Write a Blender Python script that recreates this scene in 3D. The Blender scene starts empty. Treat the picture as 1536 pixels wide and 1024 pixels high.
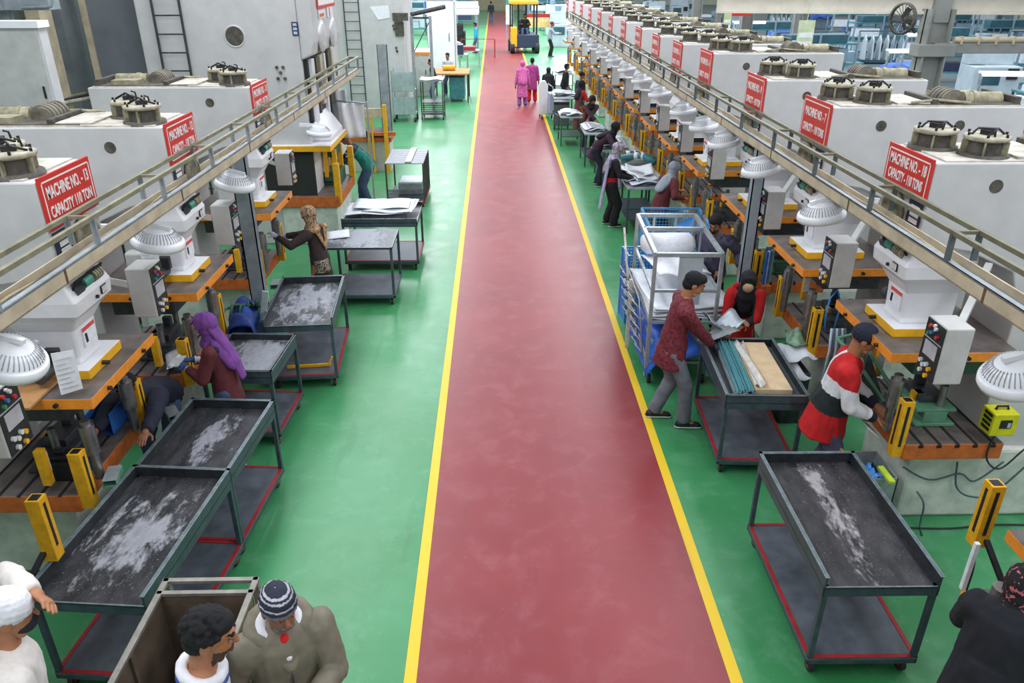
import bpy, bmesh, math, random
from mathutils import Vector, Matrix, noise
random.seed(7)
SC = bpy.context.scene
COL = SC.collection
WS = bpy.data.scenes.new('workbench')      # meshes are evaluated here, away from the big scene
V = Vector
PI = math.pi
R = math.radians

# ------------------------------------------------------------------ colours and materials
def lin(c):
    if isinstance(c, str):
        c = [int(c[i:i + 2], 16) / 255 for i in (0, 2, 4)]
    return tuple((x / 12.92 if x <= .04045 else ((x + .055) / 1.055) ** 2.4) for x in c[:3]) + (1,)

class NT:
    def __init__(s, name):
        s.m = bpy.data.materials.new(name); s.m.use_nodes = True
        s.t = s.m.node_tree; s.b = s.t.nodes['Principled BSDF']
    def n(s, typ, ins=None, **kw):
        o = s.t.nodes.new(typ)
        for k, v in kw.items(): setattr(o, k, v)
        for k, v in (ins or {}).items():
            if isinstance(v, bpy.types.NodeSocket): s.t.links.new(v, o.inputs[k])
            else: o.inputs[k].default_value = v
        return o
    def math(s, op, a, b=0, c=0, clamp=False):
        return s.n('ShaderNodeMath', {0: a, 1: b, 2: c}, operation=op, use_clamp=clamp).outputs[0]
    def mix(s, f, a, b, bt='MIX'):
        o = s.n('ShaderNodeMix', {0: f}, data_type='RGBA', blend_type=bt)
        for i, v in ((6, a), (7, b)):
            if isinstance(v, bpy.types.NodeSocket): s.t.links.new(v, o.inputs[i])
            else: o.inputs[i].default_value = v
        return o.outputs[2]
    def coord(s, which='Object', scale=(1, 1, 1)):
        tc = s.n('ShaderNodeTexCoord')
        return s.n('ShaderNodeMapping', {0: tc.outputs[which], 3: scale}).outputs[0]
    def noise(s, co, scale, detail=4, rough=.55, w=None, dist=0):
        ins = {'Vector': co, 'Scale': scale, 'Detail': detail, 'Roughness': rough, 'Distortion': dist}
        o = s.n('ShaderNodeTexNoise', noise_dimensions='4D' if w is not None else '3D')
        for k, v in ins.items():
            if isinstance(v, bpy.types.NodeSocket): s.t.links.new(v, o.inputs[k])
            else: o.inputs[k].default_value = v
        if w is not None:
            if isinstance(w, bpy.types.NodeSocket): s.t.links.new(w, o.inputs['W'])
            else: o.inputs['W'].default_value = w
        return o.outputs[0]
    def ramp(s, f, lo, hi):
        return s.n('ShaderNodeMapRange', {0: f, 1: lo, 2: hi, 3: 0, 4: 1}).outputs[0]
    def out(s, col=None, rough=None, metal=None, bump=None, bs=.1, bd=.01):
        def put(k, v):
            if v is None: return
            if isinstance(v, bpy.types.NodeSocket): s.t.links.new(v, s.b.inputs[k])
            else: s.b.inputs[k].default_value = v
        put('Base Color', col); put('Roughness', rough); put('Metallic', metal)
        if bump is not None:
            bn = s.n('ShaderNodeBump', {'Strength': bs, 'Distance': bd, 'Height': bump})
            s.t.links.new(bn.outputs[0], s.b.inputs['Normal'])
        return s.m

_mc = {}
def mat(name, c, rough=.5, metal=0, var=.12, scale=6, bump=0, c2=None):
    """painted / worn surface: base colour broken up by noise"""
    if name in _mc: return _mc[name]
    t = NT(name); co = t.coord(); base = lin(c)
    f = t.noise(co, scale, 6, .6)
    dark = lin(c2) if c2 else tuple(x * (1 - 2.2 * var) for x in base[:3]) + (1,)
    lite = tuple(min(1, x * (1 + var)) for x in base[:3]) + (1,)
    col = t.mix(t.ramp(f, .32, .68), dark, lite) if not c2 else t.mix(t.ramp(f, .48, .72), lite, dark)
    rr = t.math('MULTIPLY_ADD', f, .25, rough - .12)
    _mc[name] = t.out(col, rr, metal, f if bump else None, bump, .02)
    return _mc[name]

def emis(name, c, strength):
    t = NT(name); t.out(lin(c), .5)
    t.b.inputs['Emission Color'].default_value = lin(c); t.b.inputs['Emission Strength'].default_value = strength
    return t.m

def floor_mat(name, c1, c2, rough, wear, scuff):
    t = NT(name); co = t.coord(); lc = t.coord(scale=(1, .12, 1))
    big = t.noise(co, .45, 6, .62); mid = t.noise(co, 3.2, 8, .68, None, .4); fine = t.noise(t.coord(scale=(1, .4, 1)), 9, 8, .7)
    sp = t.ramp(t.noise(co, 30, 2, .5), .735, .76); dk = t.ramp(t.noise(co, 13, 2, .5), .70, .76)
    tyre = t.ramp(t.noise(lc, 5.5, 3, .5), .64, .70)
    col = t.mix(t.ramp(big, .3, .7), lin(c1), lin(c2))
    col = t.mix(t.math('MULTIPLY', t.ramp(mid, .5, .72), .22), col, lin(wear))
    col = t.mix(t.math('MULTIPLY', tyre, .30), col, lin(scuff))
    col = t.mix(t.math('MULTIPLY', dk, .25), col, lin(scuff))
    col = t.mix(t.math('MULTIPLY', sp, .45), col, lin(wear))
    rr = t.math('ADD', t.math('MULTIPLY_ADD', mid, .30, rough - .15), t.math('MULTIPLY', fine, .08))
    return t.out(col, rr, 0, t.math('ADD', mid, t.math('MULTIPLY', fine, .4)), .10, .02)

def powder_mat(name, dark, dust, sx, sy, amount, ang=0.0):
    """dark steel sheet with dust swept into streaks"""
    t = NT(name); tc = t.n('ShaderNodeTexCoord')
    oi = t.n('ShaderNodeObjectInfo'); w = t.math('MULTIPLY', oi.outputs['Random'], 90)
    rot = t.n('ShaderNodeMapping', {0: tc.outputs['Object'], 2: (0, 0, ang), 3: (1.0 / sx, 1.0 / sy, 0)}).outputs[0]
    d = t.n('ShaderNodeVectorMath', {0: rot}, operation='LENGTH').outputs['Value']
    st = t.n('ShaderNodeMapping', {0: tc.outputs['Object'], 2: (0, 0, ang), 3: (1.7, .7, 1)}).outputs[0]
    a = t.noise(st, 3.0, 10, .68, w, .6); b = t.noise(st, 16, 6, .7, w, .3)
    v = t.math('ADD', t.math('MULTIPLY_ADD', b, .35, t.math('MULTIPLY', a, 1.0)), t.math('MULTIPLY', d, -.26))
    m = t.ramp(v, .56 - amount, .67 - amount)
    sp = t.ramp(t.noise(tc.outputs['Object'], 75, 2, .5, w), .66, .70)
    film = t.math('MULTIPLY', t.ramp(t.noise(st, 5, 8, .7, w), .4, .75), .16)
    m2 = t.math('MAXIMUM', t.math('MAXIMUM', t.math('MULTIPLY', m, t.math('MULTIPLY_ADD', b, .9, .35)), t.math('MULTIPLY', sp, .45)), film, clamp=True)
    col = t.mix(m2, lin(dark), lin(dust))
    return t.out(col, t.math('MULTIPLY_ADD', m2, .4, .42), 0, m2, .15, .004)

def stripes_mat(name, c1, c2, freq, axis=(1, 0, 1), sharp=True):
    t = NT(name); tc = t.n('ShaderNodeTexCoord')
    d = t.n('ShaderNodeVectorMath', {0: tc.outputs['Object'], 1: axis}, operation='DOT_PRODUCT').outputs['Value']
    f = t.math('GREATER_THAN', t.math('FRACT', t.math('MULTIPLY', d, freq)), .5)
    return t.out(t.mix(f, lin(c1), lin(c2)), .5)

def cloth(name, c, c2=None, scale=30, kind='noise', thr=(.45, .6), rough=.85):
    """fabric: weave bump plus an optional print"""
    if name in _mc: return _mc[name]
    t = NT(name); co = t.coord()
    if c2 is None:
        f = t.noise(co, 9, 4); b = lin(c)
        col = t.mix(t.ramp(f, .3, .7), tuple(x * .78 for x in b[:3]) + (1,), tuple(min(1, x * 1.12) for x in b[:3]) + (1,))
    elif kind == 'voronoi':
        v = t.n('ShaderNodeTexVoronoi', {'Vector': co, 'Scale': scale}).outputs['Distance']
        col = t.mix(t.ramp(v, *thr), lin(c2), lin(c))
    else:
        col = t.mix(t.ramp(t.noise(co, scale, 3, .6), *thr), lin(c), lin(c2))
    _mc[name] = t.out(col, rough, 0, t.noise(co, 160, 2), .25, .003)
    return _mc[name]

# ------------------------------------------------------------------ mesh builder
def spline(pts, n=6):
    out = []
    for i in range(len(pts) - 1):
        a, b, c, d = (V(pts[max(0, min(len(pts) - 1, i + k))]) for k in (-1, 0, 1, 2))
        for j in range(n):
            t = j / n; out.append(.5 * ((2 * b) + (c - a) * t + (2 * a - 5 * b + 4 * c - d) * t * t + (3 * b - a - 3 * c + d) * t ** 3))
    return out + [V(pts[-1])]
class MB:
    def __init__(s): s.v = []; s.f = []; s.m = []; s.sm = []
    def add(s, vs, fs, m=0, smooth=False):
        o = len(s.v); s.v += [tuple(p) for p in vs]
        for f in fs: s.f.append([i + o for i in f]); s.m.append(m); s.sm.append(smooth)
        return s
    def box(s, c, d, m=0, rot=None, mtop=None, taper=None):
        x, y, z = d[0] / 2, d[1] / 2, d[2] / 2; tx, ty = taper or (1, 1)
        vs = [V(p) for p in ((-x, -y, -z), (x, -y, -z), (x, y, -z), (-x, y, -z), (-x * tx, -y * ty, z), (x * tx, -y * ty, z), (x * tx, y * ty, z), (-x * tx, y * ty, z))]
        if rot is not None: vs = [rot @ p for p in vs]
        vs = [p + V(c) for p in vs]
        s.add(vs, [(0, 3, 2, 1), (0, 1, 5, 4), (1, 2, 6, 5), (2, 3, 7, 6), (3, 0, 4, 7)], m)
        s.add(vs[4:], [(0, 1, 2, 3)], m if mtop is None else mtop)
        return s
    def box2(s, a, b, m=0, mtop=None):
        return s.box([(a[i] + b[i]) / 2 for i in range(3)], [abs(b[i] - a[i]) for i in range(3)], m, None, mtop)
    def frame(s, p0, p1):
        d = (V(p1) - V(p0)); L = d.length; z = d.normalized() if L > 1e-9 else V((0, 0, 1))
        up = V((0, 0, 1)) if abs(z.z) < .95 else V((0, 1, 0))
        x = up.cross(z).normalized(); return x, z.cross(x), z, L
    def cyl(s, p0, p1, r0, r1=None, n=16, m=0, caps=True, mcap=None):
        r1 = r0 if r1 is None else r1; x, y, z, L = s.frame(p0, p1); p0 = V(p0); p1 = V(p1)
        a = [p0 + (x * math.cos(2 * PI * i / n) + y * math.sin(2 * PI * i / n)) * r0 for i in range(n)]
        b = [p1 + (x * math.cos(2 * PI * i / n) + y * math.sin(2 * PI * i / n)) * r1 for i in range(n)]
        s.add(a + b, [(i, (i + 1) % n, n + (i + 1) % n, n + i) for i in range(n)], m, True)
        if caps:
            mc = m if mcap is None else mcap
            if r0 > 1e-4: s.add(a, [tuple(reversed(range(n)))], mc)
            if r1 > 1e-4: s.add(b, [tuple(range(n))], mc)
        return s
    def bar(s, p0, p1, w, h=None, m=0):
        h = h or w; x, y, z, L = s.frame(p0, p1)
        return s.box((V(p0) + V(p1)) / 2, (w, h, L), m, Matrix((x, y, z)).transposed())
    def tube(s, pts, r, n=8, m=0):
        pts = [V(p) for p in pts]; rings = []
        up = None
        for i, p in enumerate(pts):
            d = (pts[min(i + 1, len(pts) - 1)] - pts[max(i - 1, 0)]).normalized()
            if up is None: up = V((0, 0, 1)) if abs(d.z) < .9 else V((1, 0, 0))
            x = d.cross(up).normalized(); up = x.cross(d).normalized()
            rings += [p + (x * math.cos(2 * PI * k / n) + up * math.sin(2 * PI * k / n)) * r for k in range(n)]
        fs = [(i * n + k, i * n + (k + 1) % n, (i + 1) * n + (k + 1) % n, (i + 1) * n + k) for i in range(len(pts) - 1) for k in range(n)]
        e = (len(pts) - 1) * n
        s.add(rings, [tuple(reversed(f)) for f in fs] + [tuple(range(n)), tuple(reversed(range(e, e + n)))], m, True)
        return s
    def lathe(s, prof, c=(0, 0, 0), rot=None, n=24, m=0, smooth=True):
        vs = []
        for r, z in prof:
            for k in range(n):
                p = V((r * math.cos(2 * PI * k / n), r * math.sin(2 * PI * k / n), z))
                if rot is not None: p = rot @ p
                vs.append(p + V(c))
        fs = [(i * n + k, i * n + (k + 1) % n, (i + 1) * n + (k + 1) % n, (i + 1) * n + k) for i in range(len(prof) - 1) for k in range(n)]
        return s.add(vs, fs, m, smooth)
    def prism(s, poly, y0, y1, m=0, ax='xz', mside=None):
        """polygon in the plane named by ax, extruded along the third axis"""
        def P(a, b, h):
            return {'xz': (a, h, b), 'xy': (a, b, h), 'yz': (h, a, b)}[ax]
        n = len(poly); A = [P(a, b, y0) for a, b in poly]; B = [P(a, b, y1) for a, b in poly]
        s.add(A, [tuple(range(n))], m); s.add(B, [tuple(reversed(range(n)))], m)
        s.add(A + B, [(i, n + i, n + (i + 1) % n, (i + 1) % n) for i in range(n)], m if mside is None else mside)
        return s
    def ell(s, c, r, rot=None, m=0, nu=16, nv=10):
        vs = [];
        for j in range(nv + 1):
            t = PI * j / nv
            for i in range(nu):
                p = V((r[0] * math.sin(t) * math.cos(2 * PI * i / nu), r[1] * math.sin(t) * math.sin(2 * PI * i / nu), -r[2] * math.cos(t)))
                if rot is not None: p = rot @ p
                vs.append(p + V(c))
        return s.add(vs, [(j * nu + i, j * nu + (i + 1) % nu, (j + 1) * nu + (i + 1) % nu, (j + 1) * nu + i) for j in range(nv) for i in range(nu)], m, True)
    def sheet(s, c, lx, ly, fn=None, rot=0, nx=10, ny=10, th=.004, m=0):
        """thin sheet with height function fn(u,v)"""
        cr, sr = math.cos(rot), math.sin(rot); top = []
        for j in range(ny + 1):
            for i in range(nx + 1):
                u, v = (i / nx - .5), (j / ny - .5); a, b = u * lx, v * ly
                z = fn(u, v) if fn else 0
                top.append((c[0] + a * cr - b * sr, c[1] + a * sr + b * cr, c[2] + z))
        bot = [(p[0], p[1], p[2] - th) for p in top]; W = nx + 1
        q = [(j * W + i, j * W + i + 1, (j + 1) * W + i + 1, (j + 1) * W + i) for j in range(ny) for i in range(nx)]
        k = len(top); ed = [i for i in range(W)] + [j * W + nx for j in range(1, ny + 1)] + [ny * W + i for i in range(nx - 1, -1, -1)] + [j * W for j in range(ny - 1, 0, -1)]
        side = [(ed[i], k + ed[i], k + ed[(i + 1) % len(ed)], ed[(i + 1) % len(ed)]) for i in range(len(ed))]
        return s.add(top + bot, q + [tuple(k + i for i in reversed(f)) for f in q] + [tuple(reversed(f)) for f in side], m, True)
    def build(s, name, mats, parent=None, bevel=0, seg=2, loc=None):
        me = bpy.data.meshes.new(name); me.from_pydata(s.v, [], s.f); me.update()
        for m in (mats if isinstance(mats, (list, tuple)) else [mats]): me.materials.append(m)
        for p, mi, sm in zip(me.polygons, s.m, s.sm): p.material_index = mi; p.use_smooth = sm
        bm = bmesh.new(); bm.from_mesh(me)
        if bevel: bmesh.ops.remove_doubles(bm, verts=bm.verts, dist=1e-5)
        bmesh.ops.recalc_face_normals(bm, faces=bm.faces); bm.to_mesh(me); bm.free()
        o = bpy.data.objects.new(name, me); COL.objects.link(o)
        if parent is not None: o.parent = parent
        if loc: o.location = loc
        if bevel:
            b = o.modifiers.new('edge', 'BEVEL'); b.width = bevel; b.segments = seg; b.limit_method = 'ANGLE'; b.angle_limit = R(40)
        return o

def tag(o, label=None, cat=None, group=None, kind=None):
    if label: o['label'] = label
    if cat: o['category'] = cat
    if group: o['group'] = group
    if kind: o['kind'] = kind
    return o
def empty(name, loc=(0, 0, 0), rz=0, label=None, cat=None, group=None):
    o = bpy.data.objects.new(name, None); o.empty_display_size = .1; COL.objects.link(o)
    o.location = loc; o.rotation_euler = (0, 0, rz)
    return tag(o, label, cat, group)
def copy_tree(o, parent=None, **kw):
    c = o.copy(); COL.objects.link(c)
    if parent is not None: c.parent = parent
    for ch in list(o.children): copy_tree(ch, c)
    for k, v in kw.items(): c[k] = v
    return c
def struct(o): o['kind'] = 'structure'; return o

def text(name, body, size, m, parent, mtx, align='CENTER', sx=1.0, th=.0015, bold=.0):
    cu = bpy.data.curves.new(name, 'FONT'); cu.body = body; cu.size = size; cu.align_x = align; cu.align_y = 'CENTER'
    cu.extrude = th; cu.offset = bold; cu.space_line = 1.0; cu.resolution_u = 3
    t = bpy.data.objects.new(name, cu); WS.collection.objects.link(t)
    WS.view_layers[0].update(); dg = WS.view_layers[0].depsgraph; me = bpy.data.meshes.new_from_object(t.evaluated_get(dg))
    bpy.data.objects.remove(t); bpy.data.curves.remove(cu)
    me.transform(mtx @ Matrix.Diagonal((sx, 1, 1, 1))); me.materials.clear(); me.materials.append(m)
    o = bpy.data.objects.new(name, me); COL.objects.link(o); o.parent = parent
    return o
def basis(x, y, o):
    x = V(x); y = V(y); z = x.cross(y)
    return Matrix(((x.x, y.x, z.x, o[0]), (x.y, y.y, z.y, o[1]), (x.z, y.z, z.z, o[2]), (0, 0, 0, 1)))
# ------------------------------------------------------------------ palette
GREY = mat('press_grey_paint', 'c6c6c6', .45, 0, .05, 3, .02)
TOPDUST = mat('dusty_cream_top', 'c9c3b6', .8, 0, .18, 9)
WHITEP = mat('white_housing_paint', 'e4e4e8', .35, 0, .04, 4)
ORANGE = mat('orange_edge_paint', 'f0922a', .5, 0, .08, 14)
RUSTOR = mat('worn_orange_paint', 'c8682c', .6, 0, .14, 12)
PLATE = mat('oiled_plate_steel', '6f6763', .45, .2, .2, 7)
YELLOW = mat('yellow_paint', 'f2b41e', .45, 0, .06, 12)
GUARDY = mat('guard_yellow_paint', 'e8ac18', .5, 0, .1, 16)
BLACK = mat('black_plastic', '1d1f22', .45, 0, .2, 20)
SLOT = mat('dark_slot', '151515', .8, 0, .1, 20)
STEEL = mat('bright_steel', '9a9a9a', .3, .8, .15, 10)
DSTEEL = mat('dark_steel', '4a4d50', .5, .4, .2, 9)
GREENP = mat('green_die_paint', '5e9478', .5, 0, .1, 9)
DGREEN = mat('dark_green_paint', '2f5a44', .55, 0, .12, 9)
CTRL = mat('control_box_grey', 'c4c4c2', .45, 0, .07, 5)
PANEL = mat('control_panel_black', '22282b', .5, 0, .2, 30)
PAPER = mat('white_paper', 'e6e8ee', .8, 0, .06, 20)
REDSIGN = mat('red_sign_enamel', 'd22c22', .4, 0, .05, 10)
WHITELET = mat('white_lettering', 'f6f0f0', .6, 0, .02, 10)
NAVY = mat('navy_plate', '2a3450', .5, 0, .1, 20)
SKYB = mat('pale_blue_plate', 'b9c8e0', .5, 0, .1, 20)
BRASS = mat('dusty_olive_casting', 'a09a80', .65, .1, .25, 12)
DARKCAST = mat('grimy_casting', '5a564e', .7, .1, .25, 14)
BEIGE = mat('beige_beam_paint', 'c4b69c', .6, 0, .12, 5)
RAILM = mat('olive_rail_paint', '8c8a72', .5, .1, .15, 8)
POSTM = mat('blue_grey_post_paint', '949ea4', .5, .1, .12, 8)
TRAYBLUE = mat('tray_frame_paint', '44555e', .5, .2, .16, 12)
TRAYDK = mat('tray_dark_steel', '34393c', .5, .2, .2, 10)
SHELFM = mat('cart_shelf_steel', '626a74', .5, .2, .18, 5)
REDTRIM = mat('red_edge_paint', 'a6242c', .55, 0, .12, 12)
RUBBER = mat('caster_rubber', '24262a', .6, 0, .15, 20)
CASTERRED = mat('red_caster_hub', '8a3030', .5, 0, .15, 20)
FANW = mat('white_fan_plastic', 'eceef2', .35, 0, .03, 6)
LAMPW = mat('pale_reflector', 'f4f6fa', .4, 0, .02, 6)
BLUEP = mat('blue_plastic', '2a66b8', .45, 0, .14, 8)
TARP = mat('blue_tarpaulin', '1e5cc0', .5, 0, .18, 7, .3)
CARDB = mat('brown_cardboard', 'dcc29c', .85, 0, .07, 8)
WOOD = mat('raw_plywood', 'b98a58', .75, 0, .15, 6)
SHEETM = mat('pale_sheet_metal', 'b8c4cc', .35, .3, .1, 5)
WHITESH = mat('white_sheet_part', 'dfe6ee', .4, 0, .07, 6)
TEAL = mat('teal_shop_paint', '3f8088', .5, 0, .15, 7)
TEALGL = mat('aqua_strip_plastic', '6fb2bc', .4, 0, .12, 12)
GALV = mat('galvanised_frame', 'a3adb0', .4, .4, .12, 9)
CABLE = mat('blue_grey_cable', '4a6068', .5, 0, .1, 20)
CABLEB = mat('black_cable', '22262a', .5, 0, .1, 20)
LIME = mat('lime_yellow_case', 'd6d414', .45, 0, .07, 9)
BASEGR = mat('stained_press_base', 'd6dad2', .55, 0, .10, 7, .03, )
HAZARD = stripes_mat('hazard_stripes', 'f0b81e', '20201e', 5, (0, 1, .7))

# ------------------------------------------------------------------ floor, walls
def plane(name, x0, x1, y0, y1, z, m):
    b = MB(); b.box2((x0, y0, z - .02), (x1, y1, z)); return struct(b.build(name, m))
FLOORG = floor_mat('green_epoxy', '328048', '4a9868', .34, '96c4a8', '2a6c42')
FLOORR = floor_mat('red_epoxy', '8c3438', '7e2c33', .36, 'b07078', '782630')
LINEY = floor_mat('yellow_line_paint', 'e8c41c', 'e0b81a', .45, 'd8c870', 'b89a30')
plane('floor', -30, 60, -6, 125, 0, FLOORG)
plane('trim_1', -.62, 1.60, -6, 92, .003, FLOORR)
plane('trim_2', -.66, -.575, -6, 92, .006, LINEY)
plane('trim_3', 1.565, 1.65, -6, 92, .006, LINEY)
WALLM = mat('pale_green_wall', 'c4ccb8', .8, 0, .06, 1)
WALLG = mat('grey_cladding', '8a9092', .7, 0, .1, 2)
plane_b = MB(); plane_b.box2((-30, 110, 0), (60, 110.3, 9)); struct(plane_b.build('wall_back', WALLM))
w = MB(); w.box2((-11.3, -6, 0), (-11, 110, 9))
for k in range(90): w.box2((-11, 2 + k * 1.2, 0), (-10.93, 2.35 + k * 1.2, 9))
struct(w.build('wall_left', WALLG))
w = MB(); w.box2((44, -6, 0), (44.3, 110, 9)); struct(w.build('wall_right', WALLM))

# ------------------------------------------------------------------ power presses
def slope_tray(): pass
def make_press(loc, rz, label, ztop=3.15, zs=1.70, sign=None, near=True, hazard=False, hubs=True, su=0, bu=0, guards=((.14, -.50, .74, .52, 0), (.14, .50, .74, .48, 0), (.40, .50, .84, .40, 1)), left=False, green=False, group='power presses in two rows'):
    """C-frame press: local +x runs away from the aisle, local -y is the side of the control box"""
    p = empty('power_press', loc, rz, label, 'press', group)
    # frame, drawn as its side profile
    f = MB()
    prof = [(0, 2.52), (0, ztop), (1.85, ztop), (1.85, .0), (.5, 0), (.44, .06), (.44, .72), (.92, .72), (.92, 1.95), (.80, 2.28), (.42, 2.45)]
    f.prism(prof, -.34, .34); fr = f.build('frame', GREY, p, .012)
    b = MB(); b.box2((.08, -.32, ztop), (1.8, .32, ztop + .012)); b.build('top_cover', TOPDUST, p)
    b = MB()
    b.box2((.36, -.40, .0), (1.75, .40, .70)); b.build('press_bed', BASEGR, p, .03)
    for s in (-1, 1):
        for u in (.48, 1.22):
            b = MB(); b.cyl((u, s * .338, ztop - .17), (u, s * .343, ztop - .17), .05, n=18); b.build('lifting_hole', DARKCAST, p)
    if hubs:
        for (u, y) in ((.22, .15), (.45, -.13)):
            b = MB(); z = ztop
            b.lathe([(0, .03), (.175, .03), (.18, .0)], (u, y, z), n=20); b.lathe([(.125, 0), (.118, .13)], (u, y, z), n=20); hb = b.build('slide_spring_hub', DARKCAST, p)
            b = MB(); b.lathe([(.118, .12), (.155, .13), (.16, .155), (.13, .162), (0, .162)], (u, y, z), n=24); b.build('flange', mat('dusty_flange', 'b4ae98', .65, 0, .2, 12), hb)
            b = MB(); b.box((u, y, z + .18), (.09, .07, .035), 0, Matrix.Rotation(.5, 3, 'Z'))
            b.tube([(u - .12, y, z + .165), (u - .05, y + .05, z + .2), (u + .04, y - .05, z + .21), (u + .12, y, z + .165)], .009, 6)
            b.tube([(u - .02, y - .12, z + .165), (u - .02, y - .11, z + .21), (u + .01, y - .1, z + .22)], .008, 6)
            for k in range(6): b.cyl((u + .14 * math.cos(k * 1.05), y + .14 * math.sin(k * 1.05), z + .155), (u + .14 * math.cos(k * 1.05), y + .14 * math.sin(k * 1.05), z + .18), .010, n=8)
            b.build('hose_block', BLACK, hb)
            for k in range(5 if near else 0):
                a = k * 1.256 + .4; b = MB()
                b.box((u + .135 * math.cos(a), y + .135 * math.sin(a), z + .07), (.05, .014, .11), 0, Matrix.Rotation(a, 3, 'Z')); b.build('web_rib', BRASS, hb)
        b = MB(); b.box2((.72, -.30, ztop + .012), (1.78, .30, ztop + .02)); b.box2((.95, -.28, ztop + .02), (1.0, .28, ztop + .06)); b.box2((1.72, -.28, ztop + .02), (1.78, .28, ztop + .08)); b.build('recess_shade', DARKCAST, p)  # raised plate, its dark colour standing in for a shaded recess
        b = MB(); b.box2((.62, -.28, ztop + .012), (.93, .28, ztop + .03)); b.build('cover_plate', TOPDUST, p)
        b = MB(); b.cyl((1.16, -.26, ztop + .03), (1.16, .06, ztop + .03), .095, n=20)
        for k in range(5): b.cyl((1.16, -.24 + k * .06, ztop + .03), (1.16, -.21 + k * .06, ztop + .03), .11, n=20)
        b.build('motor', mat('dusty_motor', '7c7668', .75, 0, .25, 10), p)
        b = MB(); b.cyl((1.32, -.1, ztop + .03), (1.68, -.1, ztop + .03), .075, n=20); b.cyl((1.40, -.1, ztop + .03), (1.44, -.1, ztop + .03), .085, n=20); b.box2((1.3, .08, ztop), (1.6, .26, ztop + .07)); b.build('drive_drum', BRASS, p)
        b = MB(); b.tube([(1.3, -.3, ztop + .03), (1.0, -.25, ztop + .05), (.75, -.28, ztop + .03)], .015, 6); b.build('lubrication_pipe', BRASS, p)
    # crown details under the sign
    b = MB(); b.lathe([(.0, 0), (.13, 0), (.16, .01), (.16, .035), (.11, .05), (.10, .03), (0, .03)], (-.005, -.08 if left else .08, 2.66), Matrix.Rotation(-PI / 2, 3, 'Y'), 20)
    b.build('balance_dial', BRASS, p)
    yp = .215 if left else -.215; b = MB(); b.box2((-.012, yp - .095, 2.62), (0, yp + .095, 2.80), 0)
    for k in range(3): b.box2((-.014, yp - .075, 2.645 + k * .048), (-.011, yp + .05, 2.68 + k * .048), 1)
    b.build('data_plate', [NAVY if near else SKYB, WHITELET], p)
    if sign:
        b = MB(); b.box2((-.02, -.335, 2.82), (-.004, .335, ztop + .02)); sg = b.build('sign_plate', REDSIGN, p)
        h = ztop + .02 - 2.82; zc = 2.82 + h / 2
        b = MB()
        for (y0, y1, z0, z1) in ((-.305, .305, zc + h / 2 - .04, zc + h / 2 - .03), (-.305, .305, zc - h / 2 + .03, zc - h / 2 + .04), (-.315, -.305, zc - h / 2 + .04, zc + h / 2 - .04), (.305, .315, zc - h / 2 + .04, zc + h / 2 - .04)):
            b.box2((-.022, y0, z0), (-.019, y1, z1))
        b.build('border', WHITELET, sg)
        for k, ln in enumerate(sign):
            sz = .112 if k == 0 else .105
            text('lettering', ln, sz, WHITELET, sg, basis((0, -1, 0), (0, 0, 1), (-.022, 0, zc + (.06 if k == 0 else -.065) * h / .35)), sx=.56 * 17 / max(len(ln), 16), bold=.0022)
    kids0 = set(p.children)
    # slide plate with orange edge, yellow-edged base and white housing
    b = MB(); b.box2((-.10, -.54, zs - .085), (.90, .54, zs), 0, 1); b.build('slide_plate', [ORANGE, PLATE], p, .006)
    for y in (-.3, .3): b = MB(); b.cyl((-.095, y, zs - .045), (-.125, y, zs - .045), .016, n=10); b.build('clamp_bolt', BLACK, p)
    for x in (.15, .5):
        for sg_ in (-1, 1): b = MB(); b.cyl((x, sg_ * .53, zs - .045), (x, sg_ * .565, zs - .045), .016, n=10); b.build('clamp_bolt', BLACK, p)
    b = MB(); b.box2((.03, -.26, zs), (.62, .26, zs + .075), 0, 1); b.build('slide_base', [HAZARD if hazard else YELLOW, WHITEP], p, .006)
    # housing: neck flaring into a hooded head
    b = MB()
    def sect(u0, u1, hy, z): return [(u0, -hy, z), (u1, -hy, z), (u1, hy, z), (u0, hy, z)]
    S = [sect(.12, .55, .165, zs + .07), sect(.13, .55, .15, zs + .12), sect(.12, .55, .16, zs + .34), sect(.06, .56, .215, zs + .44), sect(.0, .56, .27, zs + .50), sect(-.01, .56, .275, zs + .60), sect(.06, .56, .255, zs + .74), sect(.12, .56, .24, zs + .80)]
    vs = [q for s_ in S for q in s_]; fs = [(0, 3, 2, 1), tuple(range(len(vs) - 4, len(vs)))]
    for i in range(len(S) - 1): fs += [(4 * i + k, 4 * i + (k + 1) % 4, 4 * i + 4 + (k + 1) % 4, 4 * i + 4 + k) for k in range(4)]
    b.add(vs, fs); hd = b.build('slide_housing', WHITEP, p, .02, 3)
    if near:
        z = zs + .62   # window in the sloped brow with motor and reels inside
        rt = Matrix.Rotation(-.46, 3, 'Y')
        b = MB(); b.box((.022, 0, z + .065), (.012, .40, .12), 0, rt); b.build('window_recess', SLOT, hd)
        b = MB(); b.cyl((.02, -.02, z + .06), (.02, .09, z + .06), .042, n=14); b.build('adjusting_motor', mat('teal_motor', '3f9a82', .5), hd)
        b = MB()
        for k in range(4): b.cyl((.02, -.17 + k * .032, z + .06), (.02, -.15 + k * .032, z + .06), .046, n=14)
        b.build('counter_reel', BRASS, hd)
        b = MB(); b.box((.012, .14, z + .045), (.05, .10, .05), 0, rt); b.build('gear_box', DSTEEL, hd)
        b = MB(); b.box2((-.018, -.17, zs + .53), (-.008, -.09, zs + .59), 0)
        for k in range(4): b.box2((-.020, -.165 + k * .019, zs + .535), (-.017, -.154 + k * .019, zs + .585), 1)
        b.build('counter_window', [BLACK, WHITELET], hd)
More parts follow.
